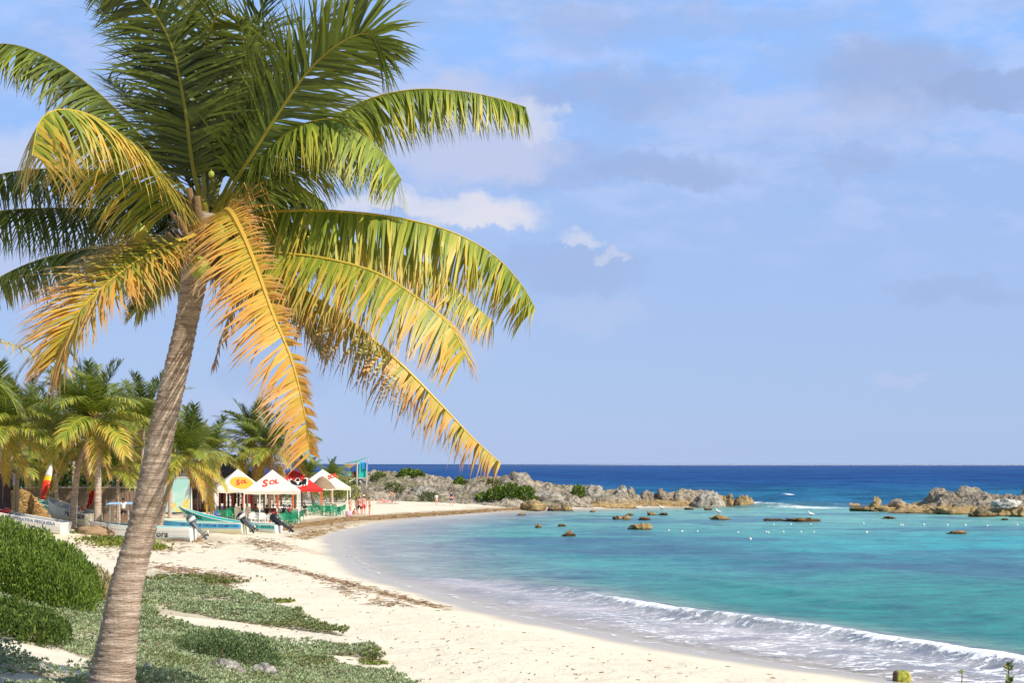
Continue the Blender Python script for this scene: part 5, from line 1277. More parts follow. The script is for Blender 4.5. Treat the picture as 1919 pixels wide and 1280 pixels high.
# painted wall
MUR = bpy.data.materials.new('painted_wall'); MUR.use_nodes = True; t_ = NT(MUR.node_tree)
o_ = t_.obj(); n_ = t_.noise(o_, .55, 3, .5); x_, y_, z_ = t_.sep(o_)
c_ = t_.mix(t_.ss(n_, .45, .56), (.42, .72, .66), (.62, .80, .74)); c_ = t_.mix(t_.ss(t_.noise(o_, .9, 3, .5) + (z_ * -.12), .36, .44), c_, (.80, .62, .16))
t_.put(MUR.node_tree.nodes['Principled BSDF'].inputs['Base Color'], c_); MUR.node_tree.nodes['Principled BSDF'].inputs['Roughness'].default_value = .8
wq = bz(336, 126); wo = thing('painted_wall', 'low wall painted turquoise with yellow patches left of the bar', 'wall', wq)
a, b = P(308, 896, 126) - wq, P(355, 960, 126) - wq
MB().box(((a.x + b.x) / 2, 0, (a.z + b.z) / 2), (b.x - a.x, .25, a.z - b.z)).build('wall', MUR, wo)
MB().box(((a.x + b.x) / 2, 0, a.z + .05), (b.x - a.x + .1, .34, .1)).build('coping', pmat('pale_coping', (.7, .68, .6), .8), wo)
# sign
sq = bz(386, 124); so_ = thing('sign_board', 'small white notice board on a pole in front of the lattice balcony', 'sign', sq)
a, b = P(377, 915, 124) - sq, P(400, 927, 124) - sq; a, b = P(377, 914.5, 124) - sq, P(399.5, 927, 124) - sq
MB().box(((a.x + b.x) / 2, 0, (a.z + b.z) / 2), (b.x - a.x, .05, a.z - b.z)).build('board', pmat('cream_board', (.72, .66, .58), .7, .08), so_)
MB().tube([((a.x + b.x) / 2, .07, -.2), ((a.x + b.x) / 2, .07, a.z)], .035, 6).build('pole', POLE, so_)
for i, s_ in enumerate(('TOURS Y PESCA', 'RENTA DE SILLAS', 'AQUI SE RENTA')):
    V, Fc = text_data(s_, .13, .004); put('lettering', raw_mesh('lettering', [Vector((v.x + (a.x + b.x) / 2, -.03, v.y + a.z - .13 - .155 * i)) for v in V], Fc, INK), so_)
# ------------------------------------------------------ chairs and tables
GREEN = pmat('green_plastic', (.02, .30, .15), .4, .08, spec=.4); WPL = pmat('white_plastic', (.75, .74, .7), .4, .05, spec=.4); BEI = pmat('beige_plastic', (.42, .33, .26), .5, .08); BLUEC = pmat('blue_plastic', (.04, .16, .5), .5, .1)
def chair0(mat, label):
    o = thing('plastic_chair', label, 'chair')
    mb = MB().box((0, 0, .43), (.46, .44, .035)); mb.build('seat', mat, o)
    mb = MB()
    for i in range(6): mb.box((-.19 + .076 * i, .235 + .02, .66), (.045, .02, .42), Matrix.Rotation(R(-12), 3, 'X'))
    mb.tube([(-.23, .20, .45), (-.235, .27, .80), (-.12, .31, .88), (.12, .31, .88), (.235, .27, .80), (.23, .20, .45)], .024, 6)
    mb.build('backrest', mat, o)
    for sx in (-1, 1):
        for sy in (-1, 1): MB().tube([(sx * .20, sy * .19, .43), (sx * .255, sy * .25, 0)], [.028, .02], 6).build('leg', mat, o)
        MB().tube([(sx * .22, -.2, .43), (sx * .25, -.2, .62), (sx * .27, -.1, .66), (sx * .25, .24, .67)], [.02, .02, .026, .02], 6).build('armrest', mat, o)
    return o
def table0(mat, label):
    o = thing('plastic_table', label, 'table')
    MB().lathe([(.42, .69), (.45, .70), (.45, .725), (.43, .735)], 20).build('tabletop', mat, o)
    for a in range(4): MB().tube([(.28 * math.cos(a * 1.57 + .78), .28 * math.sin(a * 1.57 + .78), .7), (.4 * math.cos(a * 1.57 + .78), .4 * math.sin(a * 1.57 + .78), 0)], [.03, .022], 6).build('leg', mat, o)
    return o
def dup(root, loc, rz, label, group):
    r = root.copy(); link(r); r.location = loc; r.rotation_euler = (0, 0, rz); r['label'] = label; r['group'] = group
    for ch in [c for c in bpy.data.objects if c.parent == root]:
        c = ch.copy(); link(c); c.parent = r
    return r
bpy.context.view_layer.update()
G1 = 'green chairs at the tables under the tents'
def set_of(proto, spots, labels, group):
    first = True
    for (px, Y, rz), lab in zip(spots, labels):
        c = bz(px, Y)
        if first: proto.location = c; proto.rotation_euler = (0, 0, rz); proto['label'] = lab; proto['group'] = group; first = False
        else: dup(proto, c, rz, lab, group)
gc = chair0(GREEN, 'x')
A = 'green plastic chair at the table under the sun badge tent'; B_ = 'green plastic chair beside the corner pole of the second white tent'; C_ = 'green plastic chair in the crowded rows behind the orange post, under the thatched umbrella and last tent'
sp = [(421, 116.5, 2.6), (430, 116, .2), (439, 117, -2.2), (427, 119, 3.4), (436, 119.5, 3), (415, 118.5, 1.6), (523, 114.5, 2.2), (531, 113.5, .3), (540, 114, -.3), (548, 114.5, -2.5), (556, 116, 2.8), (535, 116.5, 3.3), (545, 117, 2.9), (553, 119, .4), (562, 119.5, -.6),
      (583, 132, .5), (589, 131, 2.2), (597, 133, 3.0), (606, 131.5, .1), (612, 131, -.4), (618, 132, 2.6), (625, 131, .3), (631, 131.5, -.8), (637, 133, -2.4), (577, 134, 2), (601, 136, 3.3), (615, 137, 3), (628, 136.5, 2.9), (590, 137, 3.2), (641, 136, -2)]
lb = [A] * 6 + [B_] * 9 + [C_] * 15
ORD = ['nearest', 'second', 'third', 'fourth', 'fifth', 'sixth', 'seventh', 'eighth', 'ninth']
A1 = ['left front', 'middle front', 'right front', 'left rear', 'right rear', 'outermost left']
lb = [f'green plastic chair under the sun badge tent, {k} of its group' for k in A1]
B1 = ['front row, far left', 'front row, second from left', 'front row, middle', 'front row, second from right', 'front row, far right', 'rear left', 'rear middle', 'rear right', 'rearmost, far right']
lb += [f'green plastic chair by the second tent pole, {k}' for k in B1]
C1 = ['leftmost front chair', 'second front chair', 'chair left of the thatched umbrella post', 'front chair left under the umbrella', 'front chair right under the umbrella', 'chair right of the umbrella post', 'front chair left under the last tent', 'front chair middle under the last tent', 'front chair right under the last tent', 'chair half hidden by the orange post', 'rear chair under the umbrella', 'rear chair right of the umbrella', 'rear chair under the last tent', 'rear chair right of the orange post', 'rightmost chair of all']
lb += [f'shaded green plastic chair in the far rows, {k}' for k in C1]
set_of(gc, sp, lb, G1)
wc = chair0(WPL, 'x'); sp = [(475, 112.5, .5), (484, 113.5, 2.8), (492, 112.5, .1), (501, 113, -.6), (505, 115, -2.4), (478, 115.5, 2.6), (517, 127, 1), (571, 129, 2)]
set_of(wc, sp, [f'white plastic chair at the white table, {k}' for k in ('far left with its side turned', 'left with its back turned', 'middle with its front to the sand', 'right front', 'rightmost', 'rear left')] + ['white plastic chair behind the green chairs, left of the second tent pole', 'white plastic chair right of the second tent pole, behind the front row'], 'white chairs under the tents')
bc = chair0(BEI, 'x'); set_of(bc, [(446, 113.5, .3), (462, 113, -.2)], ['left of the two tall beige high-backed chairs', 'right of the two tall beige high-backed chairs'], 'beige high-backed chairs')
for o in [o for o in bpy.data.objects if o.get('group') == 'beige high-backed chairs']: o.scale = (1, 1, 1.5)
blc = chair0(BLUEC, 'blue plastic chair at the left end of the tents'); blc.location = bz(409, 117); blc.rotation_euler = (0, 0, 1.2)
gt = table0(GREEN, 'x'); set_of(gt, [(428, 117.5, 0), (537, 115.3, 0), (550, 117.5, 0), (594, 134, 0), (609, 133.5, 0), (629, 133.5, 0)],
    ['round green table under the sun badge tent', 'round green table left of the corner pole of the second tent', 'round green table right of the corner pole of the second tent', 'green table behind the orange post', 'green table under the thatched umbrella', 'green table under the last white tent'], 'green tables under the tents')
wt_ = table0(WPL, 'white table below the two joined tents with white chairs around it'); wt_.location = bz(489, 114.5)
# ------------------------------------------------------------ lifeguard hut
LH = thing('lifeguard_hut', 'turquoise and blue lifeguard hut on stilts with a slanted green roof', 'lifeguard hut', P(672, 908, 172))
def rl(px, py, Y): return P(px, py, Y) - LH.location
LW = pmat('pale_grey_timber', (.5, .44, .38), .85, .2, 5); TQ = pmat('turquoise_paint', (.03, .48, .42), .6, .12, 3); BL = pmat('bright_blue_paint', (.03, .27, .78), .6, .12, 3); GRF = pmat('green_roof_sheet', (.10, .36, .24), .6, .15, 3)
def quadbox(mb, pts, th):
    pts = [Vector(p) for p in pts]; n = (pts[1] - pts[0]).cross(pts[2] - pts[0]).normalized() * th
    mb.add(pts + [p + n for p in pts], [(0, 1, 2, 3), (7, 6, 5, 4), (0, 4, 5, 1), (1, 5, 6, 2), (2, 6, 7, 3), (3, 7, 4, 0)]); return mb
quadbox(MB(), [rl(647, 869, 170.6), rl(671, 866, 170.6), rl(691, 857, 172), rl(662, 866, 174)], .07).build('roof', GRF, LH)
quadbox(MB(), [rl(643, 869.5, 170.3), rl(668, 870, 170.3), rl(657, 877, 170.4), rl(651, 877, 170.4)], .1).build('awning', pmat('tan_awning', (.50, .33, .2), .9, .15), LH)
quadbox(MB(), [rl(672, 896, 171), rl(688, 896, 171), rl(690, 867, 171), rl(674, 866.5, 171)], -.1).build('front_panel', TQ, LH)
quadbox(MB(), [rl(678, 881, 170.9), rl(689.5, 881, 170.9), rl(690, 867, 170.9), rl(678.5, 867, 170.9)], -.03).build('blue_panel', BL, LH)
V, Fc = disc(.14, .16, 0, 16); put('surf_emblem', raw_mesh('surf_emblem', [rl(684, 877.5, 170.75) + Vector((v.x, 0, v.y)) for v in V], Fc, DTEAL), LH)
quadbox(MB(), [rl(672, 896, 171), rl(672, 896, 174), rl(674, 866.5, 174), rl(674, 866.5, 171)], .08).build('side_panel', DTEAL, LH)
quadbox(MB(), [rl(651, 897, 170.7), rl(689, 897.5, 170.7), rl(689, 895, 174), rl(651, 894.5, 174)], .1).build('platform', LW, LH)
quadbox(MB(), [rl(652, 893, 170.6), rl(658, 893, 170.6), rl(658, 884, 170.6), rl(652, 884, 170.6)], .05).build('railing_panel', TQ, LH)
for a, b, Y in ((653, 654, 170.8), (668.5, 669.5, 170.5), (687, 687, 170.8), (656, 657, 174), (686, 686, 174)):
    MB().tube([rl(a, 912, Y), rl(b, 866.5 if a > 660 else 872, Y)], .1 if a == 668.5 else .07, 6).build('post', LW, LH)
MB().tube([rl(646, 909, 169.6), rl(664, 897, 170.6)], .11, 6).build('ladder', LW, LH)
MB().tube([rl(690, 866, 171), rl(689, 859, 171)], .06, 6).build('roof_strut', LW, LH)
quadbox(MB(), [rl(658, 896, 171.5), rl(669, 896, 171.5), rl(669, 884, 171.5), rl(658, 884, 171.5)], -.06).build('inner_panel', pmat('dark_maroon_board', (.12, .05, .05), .8), LH)
# black lump added to stand for the shadow under the hut
rock('hut_shadow_lump', 'black lump added as the shadow under the lifeguard hut', 'boat', on_head(662, .28) + Vector((0, -1, .1)), (2.3, .9, .8), 5, BLACKP, 4, .05, False)
# ------------------------------------------------------------ left hand side
def fence(label, pts, top_px, Y, wdt, mat, rng, rail=None, lean=.03):
    q = bz(pts[0], Y); o = thing('board_fence', label, 'fence', q); mb = MB(); x = P(pts[0], 900, Y).x; x1 = P(pts[1], 900, Y).x
    while x < x1:
        t = P(0, top_px + rng.uniform(-2.2, 2.2), Y).z - q.z; ww = wdt * rng.uniform(.75, 1.1)
        mb.box((x - q.x, rng.uniform(-.03, .03), t / 2 - .2), (ww, .04, t + .4), Matrix.Rotation(rng.uniform(-lean, lean), 3, 'Y')); x += ww * 1.04
    mb.build('boards', mat, o)
    if rail: MB().box(((x1 + P(pts[0], 900, Y).x) / 2 - q.x, -.1, P(0, rail, Y).z - q.z), (x1 - P(pts[0], 900, Y).x, .06, .09)).build('rail', LW, o)
    return o, q
rg = random.Random(6)
o, q = fence('tall dark board fence with a pale end post at the left edge', (-70, 24), 889, 89, .26, pmat('black_brown_boards', (.075, .05, .055), .85, .3, 6, stretch=(4, 4, .6)), rg)
for px, a in ((27, 886), (32.5, 900)): MB().tube([P(px, 960, 88.8) - q, P(px + 1, a, 88.8) - q], .1, 8).build('post', WOOD, o)
MB().box(P(26, 899, 88.7) - q, (.16, .04, .75)).build('notice', pmat('lilac_card', (.5, .42, .5), .8), o)
fence('low fence of grey-brown sticks with a pale rail behind the boats', (46, 262), 911, 106, .13, pmat('stick_boards', (.25, .18, .13), .9, .45, 9, stretch=(6, 6, .4)), rg, rail=914)
# straw heap
sb_ = bz(50, 97); rngs = np.random.default_rng(4)
STRAW = pmat('straw', None, .9, .2, 4, usecol=True)
so2 = thing('straw_heap', 'heap of dry golden palm straw against the fence post', 'straw heap', sb_); so2.scale = (1.15, 1, 1.45)
n = 9000; a = rngs.uniform(0, 6.28, n); rr_ = rngs.random(n) ** .5
hx, hy = rr_ * np.cos(a), rr_ * np.sin(a); hh = np.clip(1 - rr_, 0, 1) ** .7
px_ = -.9 + hx * 1.9 + .0; zt = np.interp(px_, [-2.8, -1.0, 0, 1.0, 2.2], [1.6, 1.65, 1.2, .6, .1]); pz = (.0 + zt) * (1 - rr_ ** 2.5) + rngs.uniform(0, .08, n)
p = np.stack([px_ + .5, hy * 1.3, pz], 1); th = rngs.normal(-.5, .8, n); D = np.stack([np.cos(th), rngs.normal(0, .3, n), np.sin(th) * .6 - .1], 1); S = np.stack([-np.sin(th), 0 * th, np.cos(th)], 1)
ln = rngs.uniform(.18, .45, n)[:, None]; V = np.stack([p - S * .012, p + D * ln * .5 + S * .02, p + D * ln, p + D * ln * .5 - S * .02], 1).reshape(-1, 3)
pc = np.array([(.62, .42, .17), (.5, .3, .1), (.72, .54, .26), (.4, .22, .08)])[rngs.integers(0, 4, n)]
put('straw', raw_mesh('straw', V, np.arange(len(V)).reshape(-1, 4), STRAW, np.repeat(pc, 4, 0)), so2)
mb = MB(); N = 20; M_ = 8; V = []
for j in range(M_ + 1):
    for i in range(N):
        r0 = 1 - j / M_; x = -.9 + r0 * 1.8 * math.cos(6.283 * i / N); y = r0 * 1.2 * math.sin(6.283 * i / N); z = float(np.interp(x, [-2.8, -1.0, 0, 1.0, 2.2], [1.6, 1.65, 1.2, .6, .1])) * (1 - r0 ** 2.5) * .96 - .05; V.append((x + .5, y, z))
mb.add(V, [(j * N + i, j * N + (i + 1) % N, (j + 1) * N + (i + 1) % N, (j + 1) * N + i) for j in range(M_) for i in range(N)]); mb.build('straw_core', pmat('straw_core', (.45, .28, .11), .95, .3, 8, bump=1), so2)
# kayak standing against the palm
kq = bz(82, 95); kk = thing('kayak', 'red kayak with yellow and white tip leaning upright behind the small boat', 'kayak', kq)
def kay(t0, t1, mat, name):
    A0, B0 = P(79, 936, 95) - kq, P(96.5, 869, 96) - kq; mb = MB(); pts = []; rad = []
    for i in range(9): t = t0 + (t1 - t0) * i / 8; pts.append(A0.lerp(B0, t)); rad.append(.30 * math.sin(PI * (.12 + .86 * t)) ** .7)
    mb.tube(pts, rad, 12, flat=.5); mb.build(name, mat, kk, smooth=True)
kay(0, .5, pmat('red_plastic', (.78, .05, .02), .35, .1, spec=.5), 'red_hull'); kay(.5, .64, pmat('yellow_plastic', (.85, .5, .03), .35, .1), 'yellow_band'); kay(.64, 1, WPL, 'white_tip')
rq = bz(170, 104); ro = thing('red_tarp', 'red folded tarp hanging between the palm trunks behind the boats', 'tarp', rq)
mb = MB(); V = []
for i in range(9):
    for j in range(6):
        t = j / 5; V.append(P(165 + 11 * i / 8 + 2 * math.sin(j), 918 + 24 * t - (8 - i) * -1.6 * t, 104 + .12 * math.sin(i * 1.7)) - rq)
mb.add(V, [(i * 6 + j, (i + 1) * 6 + j, (i + 1) * 6 + j + 1, i * 6 + j + 1) for i in range(8) for j in range(5)]); mb.build('cloth', pmat('red_tarp_cloth', (.6, .03, .02), .7, .1), ro)
oq = bz(156, 93, .95); ob = thing('life_vest', 'orange life vest hung above the gunwale of the teal-striped boat', 'life vest', oq)
mb = MB()
for i in range(1): mb.tube([(-.18, 0, -.25), (-.2, 0, .1), (-.1, 0, .34), (.08, 0, .36), (.18, 0, .12), (.16, 0, -.25)], [.1, .1, .08, .08, .1, .1], 8, flat=.7)
mb.build('vest', pmat('orange_vest', (.82, .22, .05), .7, .1), ob, smooth=True)
# motorbike front peeking in at the left edge
mq = bz(3, 86.5, .1); mo_ = thing('motorbike', 'red and white motorbike cut off by the left edge beside the dark fence', 'motorbike', mq, 0)
RED = pmat('red_fairing', (.62, .03, .03), .3, .1, spec=.5)
for x in (-.65, .65):
    mb = MB(); 
    for k in range(1): mb.tube([(x + .3 * math.cos(a), 0, .32 + .3 * math.sin(a)) for a in [6.2832 * i / 18 for i in range(19)]], .06, 6, caps=False)
    mb.build('wheel', BLACKP, mo_)
    MB().tube([(x, 0, .32), (x * .55, 0, .95)], .035, 6).build('fork', STEEL, mo_)
MB().tube([(-.5, 0, .75), (-.1, 0, .85), (.3, 0, .98), (.5, 0, 1.1)], [.1, .16, .2, .09], 8).build('body', RED, mo_, smooth=True)
MB().tube([(-.75, 0, .88), (-.3, 0, .9), (-.05, 0, .88)], [.07, .13, .1], 8, flat=.6).build('saddle', BLACKP, mo_)
MB().tube([(.35, -.32, 1.18), (.42, 0, 1.12), (.35, .32, 1.18)], .02, 6).build('handlebar', STEEL, mo_)
MB().tube([(.5, 0, .6), (.75, 0, .75), (.9, 0, .55)], [.12, .14, .05], 8).build('mudguard', WPL, mo_, smooth=True)
for k, (px, Y, dz) in enumerate(((362, 121, .0), (369, 120, 0), (374, 119.5, 0))): rock('stone', ['pale stone heap left of the porch post of the bar', 'pale stone heap in front of the porch post of the bar', 'pale stone heap right of the porch post of the bar'][k], 'stone', bz(px, Y), (.7, .5, .42), 60 + k, DRIFT, 3)
# ------------------------------------------------------- reef on the right
def yw(py, z=0): return (CAMZ - z) * F / (py - HY)
def prock(label, px, pytop, pybase, wpx, seed, mat, depth=1.0, z0=0.0, name='rock', rough=.38, group=None, Y=None, sub=4, sink=.25, cat='rock', squash=1.0):
    Y = Y or yw(pybase, z0); wdt = wpx / F * Y / 2 * 1.02; h = (pybase - pytop) / F * Y
    c = P(px, pybase, Y); c.z = z0 - sink * h
    return rock(name, label, cat, c, (wdt, wdt * depth, h * (1 + sink) * .86 * squash), seed, mat, sub, rough, group=group)
GR = 'rocks of the reef at the right edge'
for i, a in enumerate([
 ('highest jagged grey crag of the right-hand reef', 1765, 917, 957, 74, 1, ROCKW, 1.2), ('broad grey crag right of the highest one on the reef', 1835, 922, 958, 90, 2, ROCKW, 1.1),
 ('long grey crag between the two tall ones and the right edge', 1880, 927, 958, 90, 3, ROCKW, 1.0), ('dark crag cut off by the right edge of the picture', 1928, 915, 960, 44, 4, ROCKW, 1.2),
 ('low mid-grey rock left of the highest crag', 1725, 938, 957, 60, 5, ROCKW, 1.0), ('grey lump in the reef right of the round ochre boulder', 1678, 939, 957, 56, 6, ROCKW, 1.0),
 ('round pale ochre boulder near the left end of the right reef', 1640, 934, 955, 24, 7, ROCKO, 1.0), ('small ochre stone left of the round ochre boulder', 1622, 948, 956, 16, 8, ROCKO, 1.0),
 ('flat dark rock at the leftmost tip of the right reef', 1603, 951, 955.5, 26, 9, ROCKD, .8), ('low ochre ledge under the round ochre boulder', 1656, 949, 959, 50, 10, ROCKO, .7),
 ('low ochre ledge along the waterline in the middle of the reef', 1735, 951, 962, 110, 11, ROCKO, .5), ('ochre ledge at the foot of the broad grey crag', 1800, 950, 964, 100, 12, ROCKO, .5),
 ('big block with a white bird-stained face near the right edge', 1888, 938, 967, 64, 13, ROCKO, .8), ('dark undercut rock left of the white-stained block', 1842, 955, 969, 46, 14, ROCKD, .7),
 ('brown undercut rock at the waterline by the right edge', 1916, 950, 969, 40, 15, ROCKO, .7), ('small wet stone in front of the white-stained block', 1882, 971, 975, 12, 16, ROCKD, .8),
 ('slim grey rock between the highest crag and the broad one', 1798, 926, 957, 40, 17, ROCKW, 1.2), ('low grey rock on top of the ochre ledge left of the highest crag', 1705, 943, 957, 40, 18, ROCKW, .9)]):
    prock(a[0], *a[1:7], depth=a[7], group=GR, rough=.5)
WST = rock_mat('bird_stained_rock', (.62, .60, .56), (.74, .72, .68), 0, 0)
prock('white stained cap on the block near the right edge', 1888, 937, 952, 46, 31, WST, .5, name='stained_rock', Y=yw(967) - .2, z0=1.1, sink=.1)
GE = 'boulders along the tip of the rocky headland'
for a in [
 ('big orange boulder at the very tip of the left headland', 1392, 925, 950, 40, 61, ROCKO, 1.0, 176), ('small upright ochre rock left of the orange boulder', 1366, 927, 949, 20, 62, ROCKO, 1.0, 176),
 ('large square grey block with a sheer left side near the tip', 1322, 917, 946, 62, 63, ROCKG, .9, 175), ('dark grey lump above the ochre ledge, left of the square block', 1283, 914, 942, 42, 64, ROCKW, 1.0, 176),
 ('grey boulder on the ridge below the notch in the skyline', 1242, 918, 940, 40, 65, ROCKW, 1.0, 178), ('brown boulder at the left end of the row of boulders', 1216, 919, 938, 30, 66, ROCKW, 1.0, 178),
 ('pale round boulder standing up on the skyline', 1165, 906, 935, 30, 67, ROCKG, 1.0, 176), ('grey boulder leaning against the pale round one', 1182, 913, 936, 24, 68, ROCKW, 1.0, 176),
 ('pale block with a bright vertical edge beside the small bush', 1110, 908, 930, 36, 69, ROCKG, 1.0, 172), ('highest tilted pale slab of the headland', 972, 886, 912, 44, 70, ROCKG, 1.3, 178),
 ('dark rock lying on the sand in the middle of the far beach', 1001, 936, 951, 40, 71, ROCKO, .6, 161), ('brown boulder with a shady left side at the water by the far beach', 1040, 946, 957, 24, 72, ROCKD, .7, 161),
 ('rounded ochre boulder right beside the brown one at the far water', 1063, 946, 957.5, 24, 73, ROCKO, .7, 161), ('smooth overhanging boulder with a black cave shadow above the sunbather', 790, 911, 928, 62, 74, ROCKG, .7, 173),
 ('small stone on the sand left of the dark beach rock', 914, 942, 946, 14, 75, ROCKG, .8, 165), ('long pale ledge on the rocks above the far beach', 1010, 921, 938, 90, 76, ROCKG, .5, 168),
 ('ochre ledge with dark pits along the lagoon', 1230, 937, 951, 120, 77, ROCKO, .35, 174.5), ('dark wet ledge below the orange boulder', 1370, 944, 951, 64, 78, ROCKD, .4, 176.5), ('pale ledge at the waterline below the pale block', 1140, 940, 952, 100, 79, ROCKO, .35, 169)]:
    c = P(a[1], a[3], a[8]); prock(a[0], *a[1:7], depth=a[7], group=GE, Y=a[8], z0=max(c.z, -.2), rough=.42)
GL = 'small rocks standing out of the lagoon'
for a in [
 ('low brown rock in the lagoon with a pale hump, left of the bird rocks', 1168, 964, 974, 30), ('small rock touching the back of the low brown rock', 1181, 961, 966, 14),
 ('flat dark stone right of the low brown rock', 1206, 969, 975, 20), ('largest lumpy ochre rock standing in the lagoon', 1202, 982, 993, 32), ('ochre-topped bird rock in the lagoon, left of two', 1222, 956, 966, 17),
 ('dark bird rock in the lagoon, right of two', 1243, 960, 966, 19), ('bird rock standing alone in the middle of the lagoon', 1348, 965, 974.5, 26), ('leftmost little tan rock in the lagoon off the beach', 1009, 981, 989, 13),
 ('tiny flat stone right of the leftmost tan rock', 1052, 982, 987.5, 15), ('round tan rock below the tiny flat stone', 1065, 995, 1005, 20), ('long flat reef rock with a bird, left half', 1454, 971.5, 976, 34),
 ('long flat reef rock with a bird, right half', 1504, 968, 978, 62), ('low dark rock alone in the right half of the lagoon', 1666, 968, 972.5, 18), ('thin brown stone at the left waterline of the seaweed beach', 974, 962, 966, 18),
 ('tiny stone at the waterline between far beach and ledge', 1110, 956, 960, 10), ('dark half-submerged stone left of the ledge tip', 1290, 951, 956, 14), ('brown half-submerged stone in front of the dark wet ledge', 1326, 951, 957, 12),
 ('green-brown submerged patch of reef right of the buoys', 1795, 996, 1000.5, 28)]:
    prock(a[0], a[1], a[2] + .18 * (a[3] - a[2]), a[3], a[4] * .95, 200 + a[1], ROCKD if ('dark' in a[0] or 'flat' in a[0]) else ROCKO, .8, group=GL, sub=4, rough=.75)
# ------------------------------------------------------------------- birds
BW = pmat('white_feather', (.82, .81, .79), .7, .05)
def gull(label, px, py, Y, z, rz):
    o = thing('seabird', label, 'bird', (P(px, py, Y).x, Y, z), rz, group='white seabirds resting on the lagoon rocks')
    MB().tube([(-.36, 0, .2), (-.2, 0, .24), (0, 0, .27), (.14, 0, .32), (.2, 0, .42), (.24, 0, .5), (.3, 0, .52)], [.02, .08, .12, .10, .055, .06, .02], 8).build('body', BW, o, smooth=True)
    MB().tube([(.29, 0, .52), (.42, 0, .49)], [.022, .006], 5).build('beak', SUNY, o)
    for s in (-1, 1): MB().tube([(-.38, s * .03, .24), (-.1, s * .1, .27), (.1, s * .1, .28)], [.015, .05, .03], 6, flat=.5).build('wing', GREYH, o); MB().tube([(.0, s * .04, .2), (.02, s * .04, -.02)], .012, 4).build('leg', BLACKP, o)
gull('white seabird on the dark right-hand rock of the pair of bird rocks', 1240, 960, yw(966) + .2, .50, 2.6)
gull('white seabird standing on the lone rock in mid lagoon', 1346, 964, yw(974.5) + .2, .50, 2.4)
gull('brownish white seabird on the long flat reef rock', 1520, 966, yw(978) + .3, .42, 2.9)
# ------------------------------------------------------------------- buoys
BUO = [(1253, 995, 1), (1278, 997, 1.4), (1307, 997, 1), (1383, 999, 1), (1436, 998, 1), (1440, 999, 1), (1468, 998, 1), (1501, 998, 1), (1525, 998, .8), (1406, 1011.5, 1.8), (1624, 999, 1.9), (1450, 984, .9), (1482, 983.5, 1), (1519, 983.5, 1),
       (1618, 982, 1.1), (1688, 985, 1.1), (1692, 985, 1), (1731, 984.5, 1.6), (1775, 985, 1.5), (1809, 985.5, 1.5), (1850, 986.5, 1.5), (1906, 985, 1.3), (1870, 1152, 2.0)]
b0 = None
for i, (px, py, s) in enumerate(BUO):
    Y = yw(py); lab = 'small round white float of the swimming line in the lagoon'
    if s == 1.8: lab = 'bright white float set nearer than the swimming line, alone at its left'
    if s == 1.9: lab = 'bright larger float at the right end of the nearer row of floats'
    if py > 1100: lab = 'white float bobbing alone near the surf at the right edge'
    o = thing('buoy', lab, 'buoy', (P(px, py, Y).x, Y, .02), group='white floats in the lagoon')
    r_ = .085 * s ** .5 * (1 if py < 1100 else .45)
    if b0 is None:
        b0 = MB().lathe([(.02, -.9), (.5, -.8), (.9, -.4), (1, 0), (.9, .45), (.5, .85), (.12, .98), (.12, 1.15), (.02, 1.16)], 14).mesh('float', pmat('white_float', (.66, .65, .6), .5, .05), True)
        b1 = MB().tube([(.0, 0, 1.0), (.22, 0, 1.25), (0, 0, 1.45), (-.22, 0, 1.25), (0, 0, 1.0)], .05, 5).mesh('eye_ring', pmat('rope', (.5, .45, .35), .8))
    for nm, me in (('float', b0), ('eye_ring', b1)): q = put(nm, me, o); q.scale = (r_,) * 3
# ------------------------------------------------------- things in front
def gp(px, py): return G(px, py)
def stone(label, px, pytop, pybase, wpx, seed, mat=DRIFT, depth=.8, rough=.25, Yh=None, name='boulder'):
    g_ = gp(px, pybase) if Yh is None else at(px, Yh); Y = g_.y; wd = wpx / F * Y / 2 * 1.1; h = (pybase - pytop) / F * Y
    return rock(name, label, 'boulder', g_ + Vector((0, 0, .06)), (wd, wd * depth, h * 1.35), seed, mat, 5, rough, False)
stone('long pale grey weathered slab half buried in the plants at the bottom', 415, 1256, 1282, 88, 301, depth=.45, rough=.22, name='weathered_slab')
stone('smooth pale grey boulder right of the weathered slab at the bottom', 492, 1259, 1284, 50, 302, rough=.2)
stone('pale rounded boulder at the foot of the big palm trunk', 272, 1262, 1284, 44, 303, rough=.2)
stone('flat pale stone poking out of the plants right of the trunk', 300, 1240, 1250, 40, 304)
stone('small white stone in a dark gap between the plants', 362, 1231, 1240, 12, 305)
stone('pale stone in the plants at the bottom left corner', 78, 1256, 1264, 14, 306)
mp = bz(1690, 35.2, -.02); mo2 = thing('mossy_stump', 'green mossy block standing on the wet sand at the waterline', 'stump', mp)
V, Fc = ICO[4]; V = V.copy(); V = np.sign(V) * np.abs(V) ** .55; V *= (1 + .14 * (fbm(V[:, 0] * 2, V[:, 1] * 2, V[:, 2] * 2, 4, 5) - .5))[:, None]; V *= np.array([.21, .2, .17]); V[:, 2] += .12
MOSS = bpy.data.materials.new('green_moss'); MOSS.use_nodes = True; t_ = NT(MOSS.node_tree); o_ = t_.obj(); n_ = t_.noise(o_, 9, 4, .6)
c_ = t_.mix(t_.ss(n_, .35, .6), (.16, .15, .03), (.38, .42, .05)); x_, y_, z_ = t_.sep(o_); c_ = t_.mix(t_.ss(x_ + (n_ - .5) * .2, -.08, -.16) , c_, (.14, .09, .04)); c_ = t_.mix(t_.ss(x_ + (n_ - .5) * .2, .08, .16), c_, (.45, .36, .1))
t_.put(MOSS.node_tree.nodes['Principled BSDF'].inputs['Base Color'], c_); t_.put(MOSS.node_tree.nodes['Principled BSDF'].inputs['Normal'], t_.bump(n_, 1, .03)); MOSS.node_tree.nodes['Principled BSDF'].inputs['Roughness'].default_value = .9
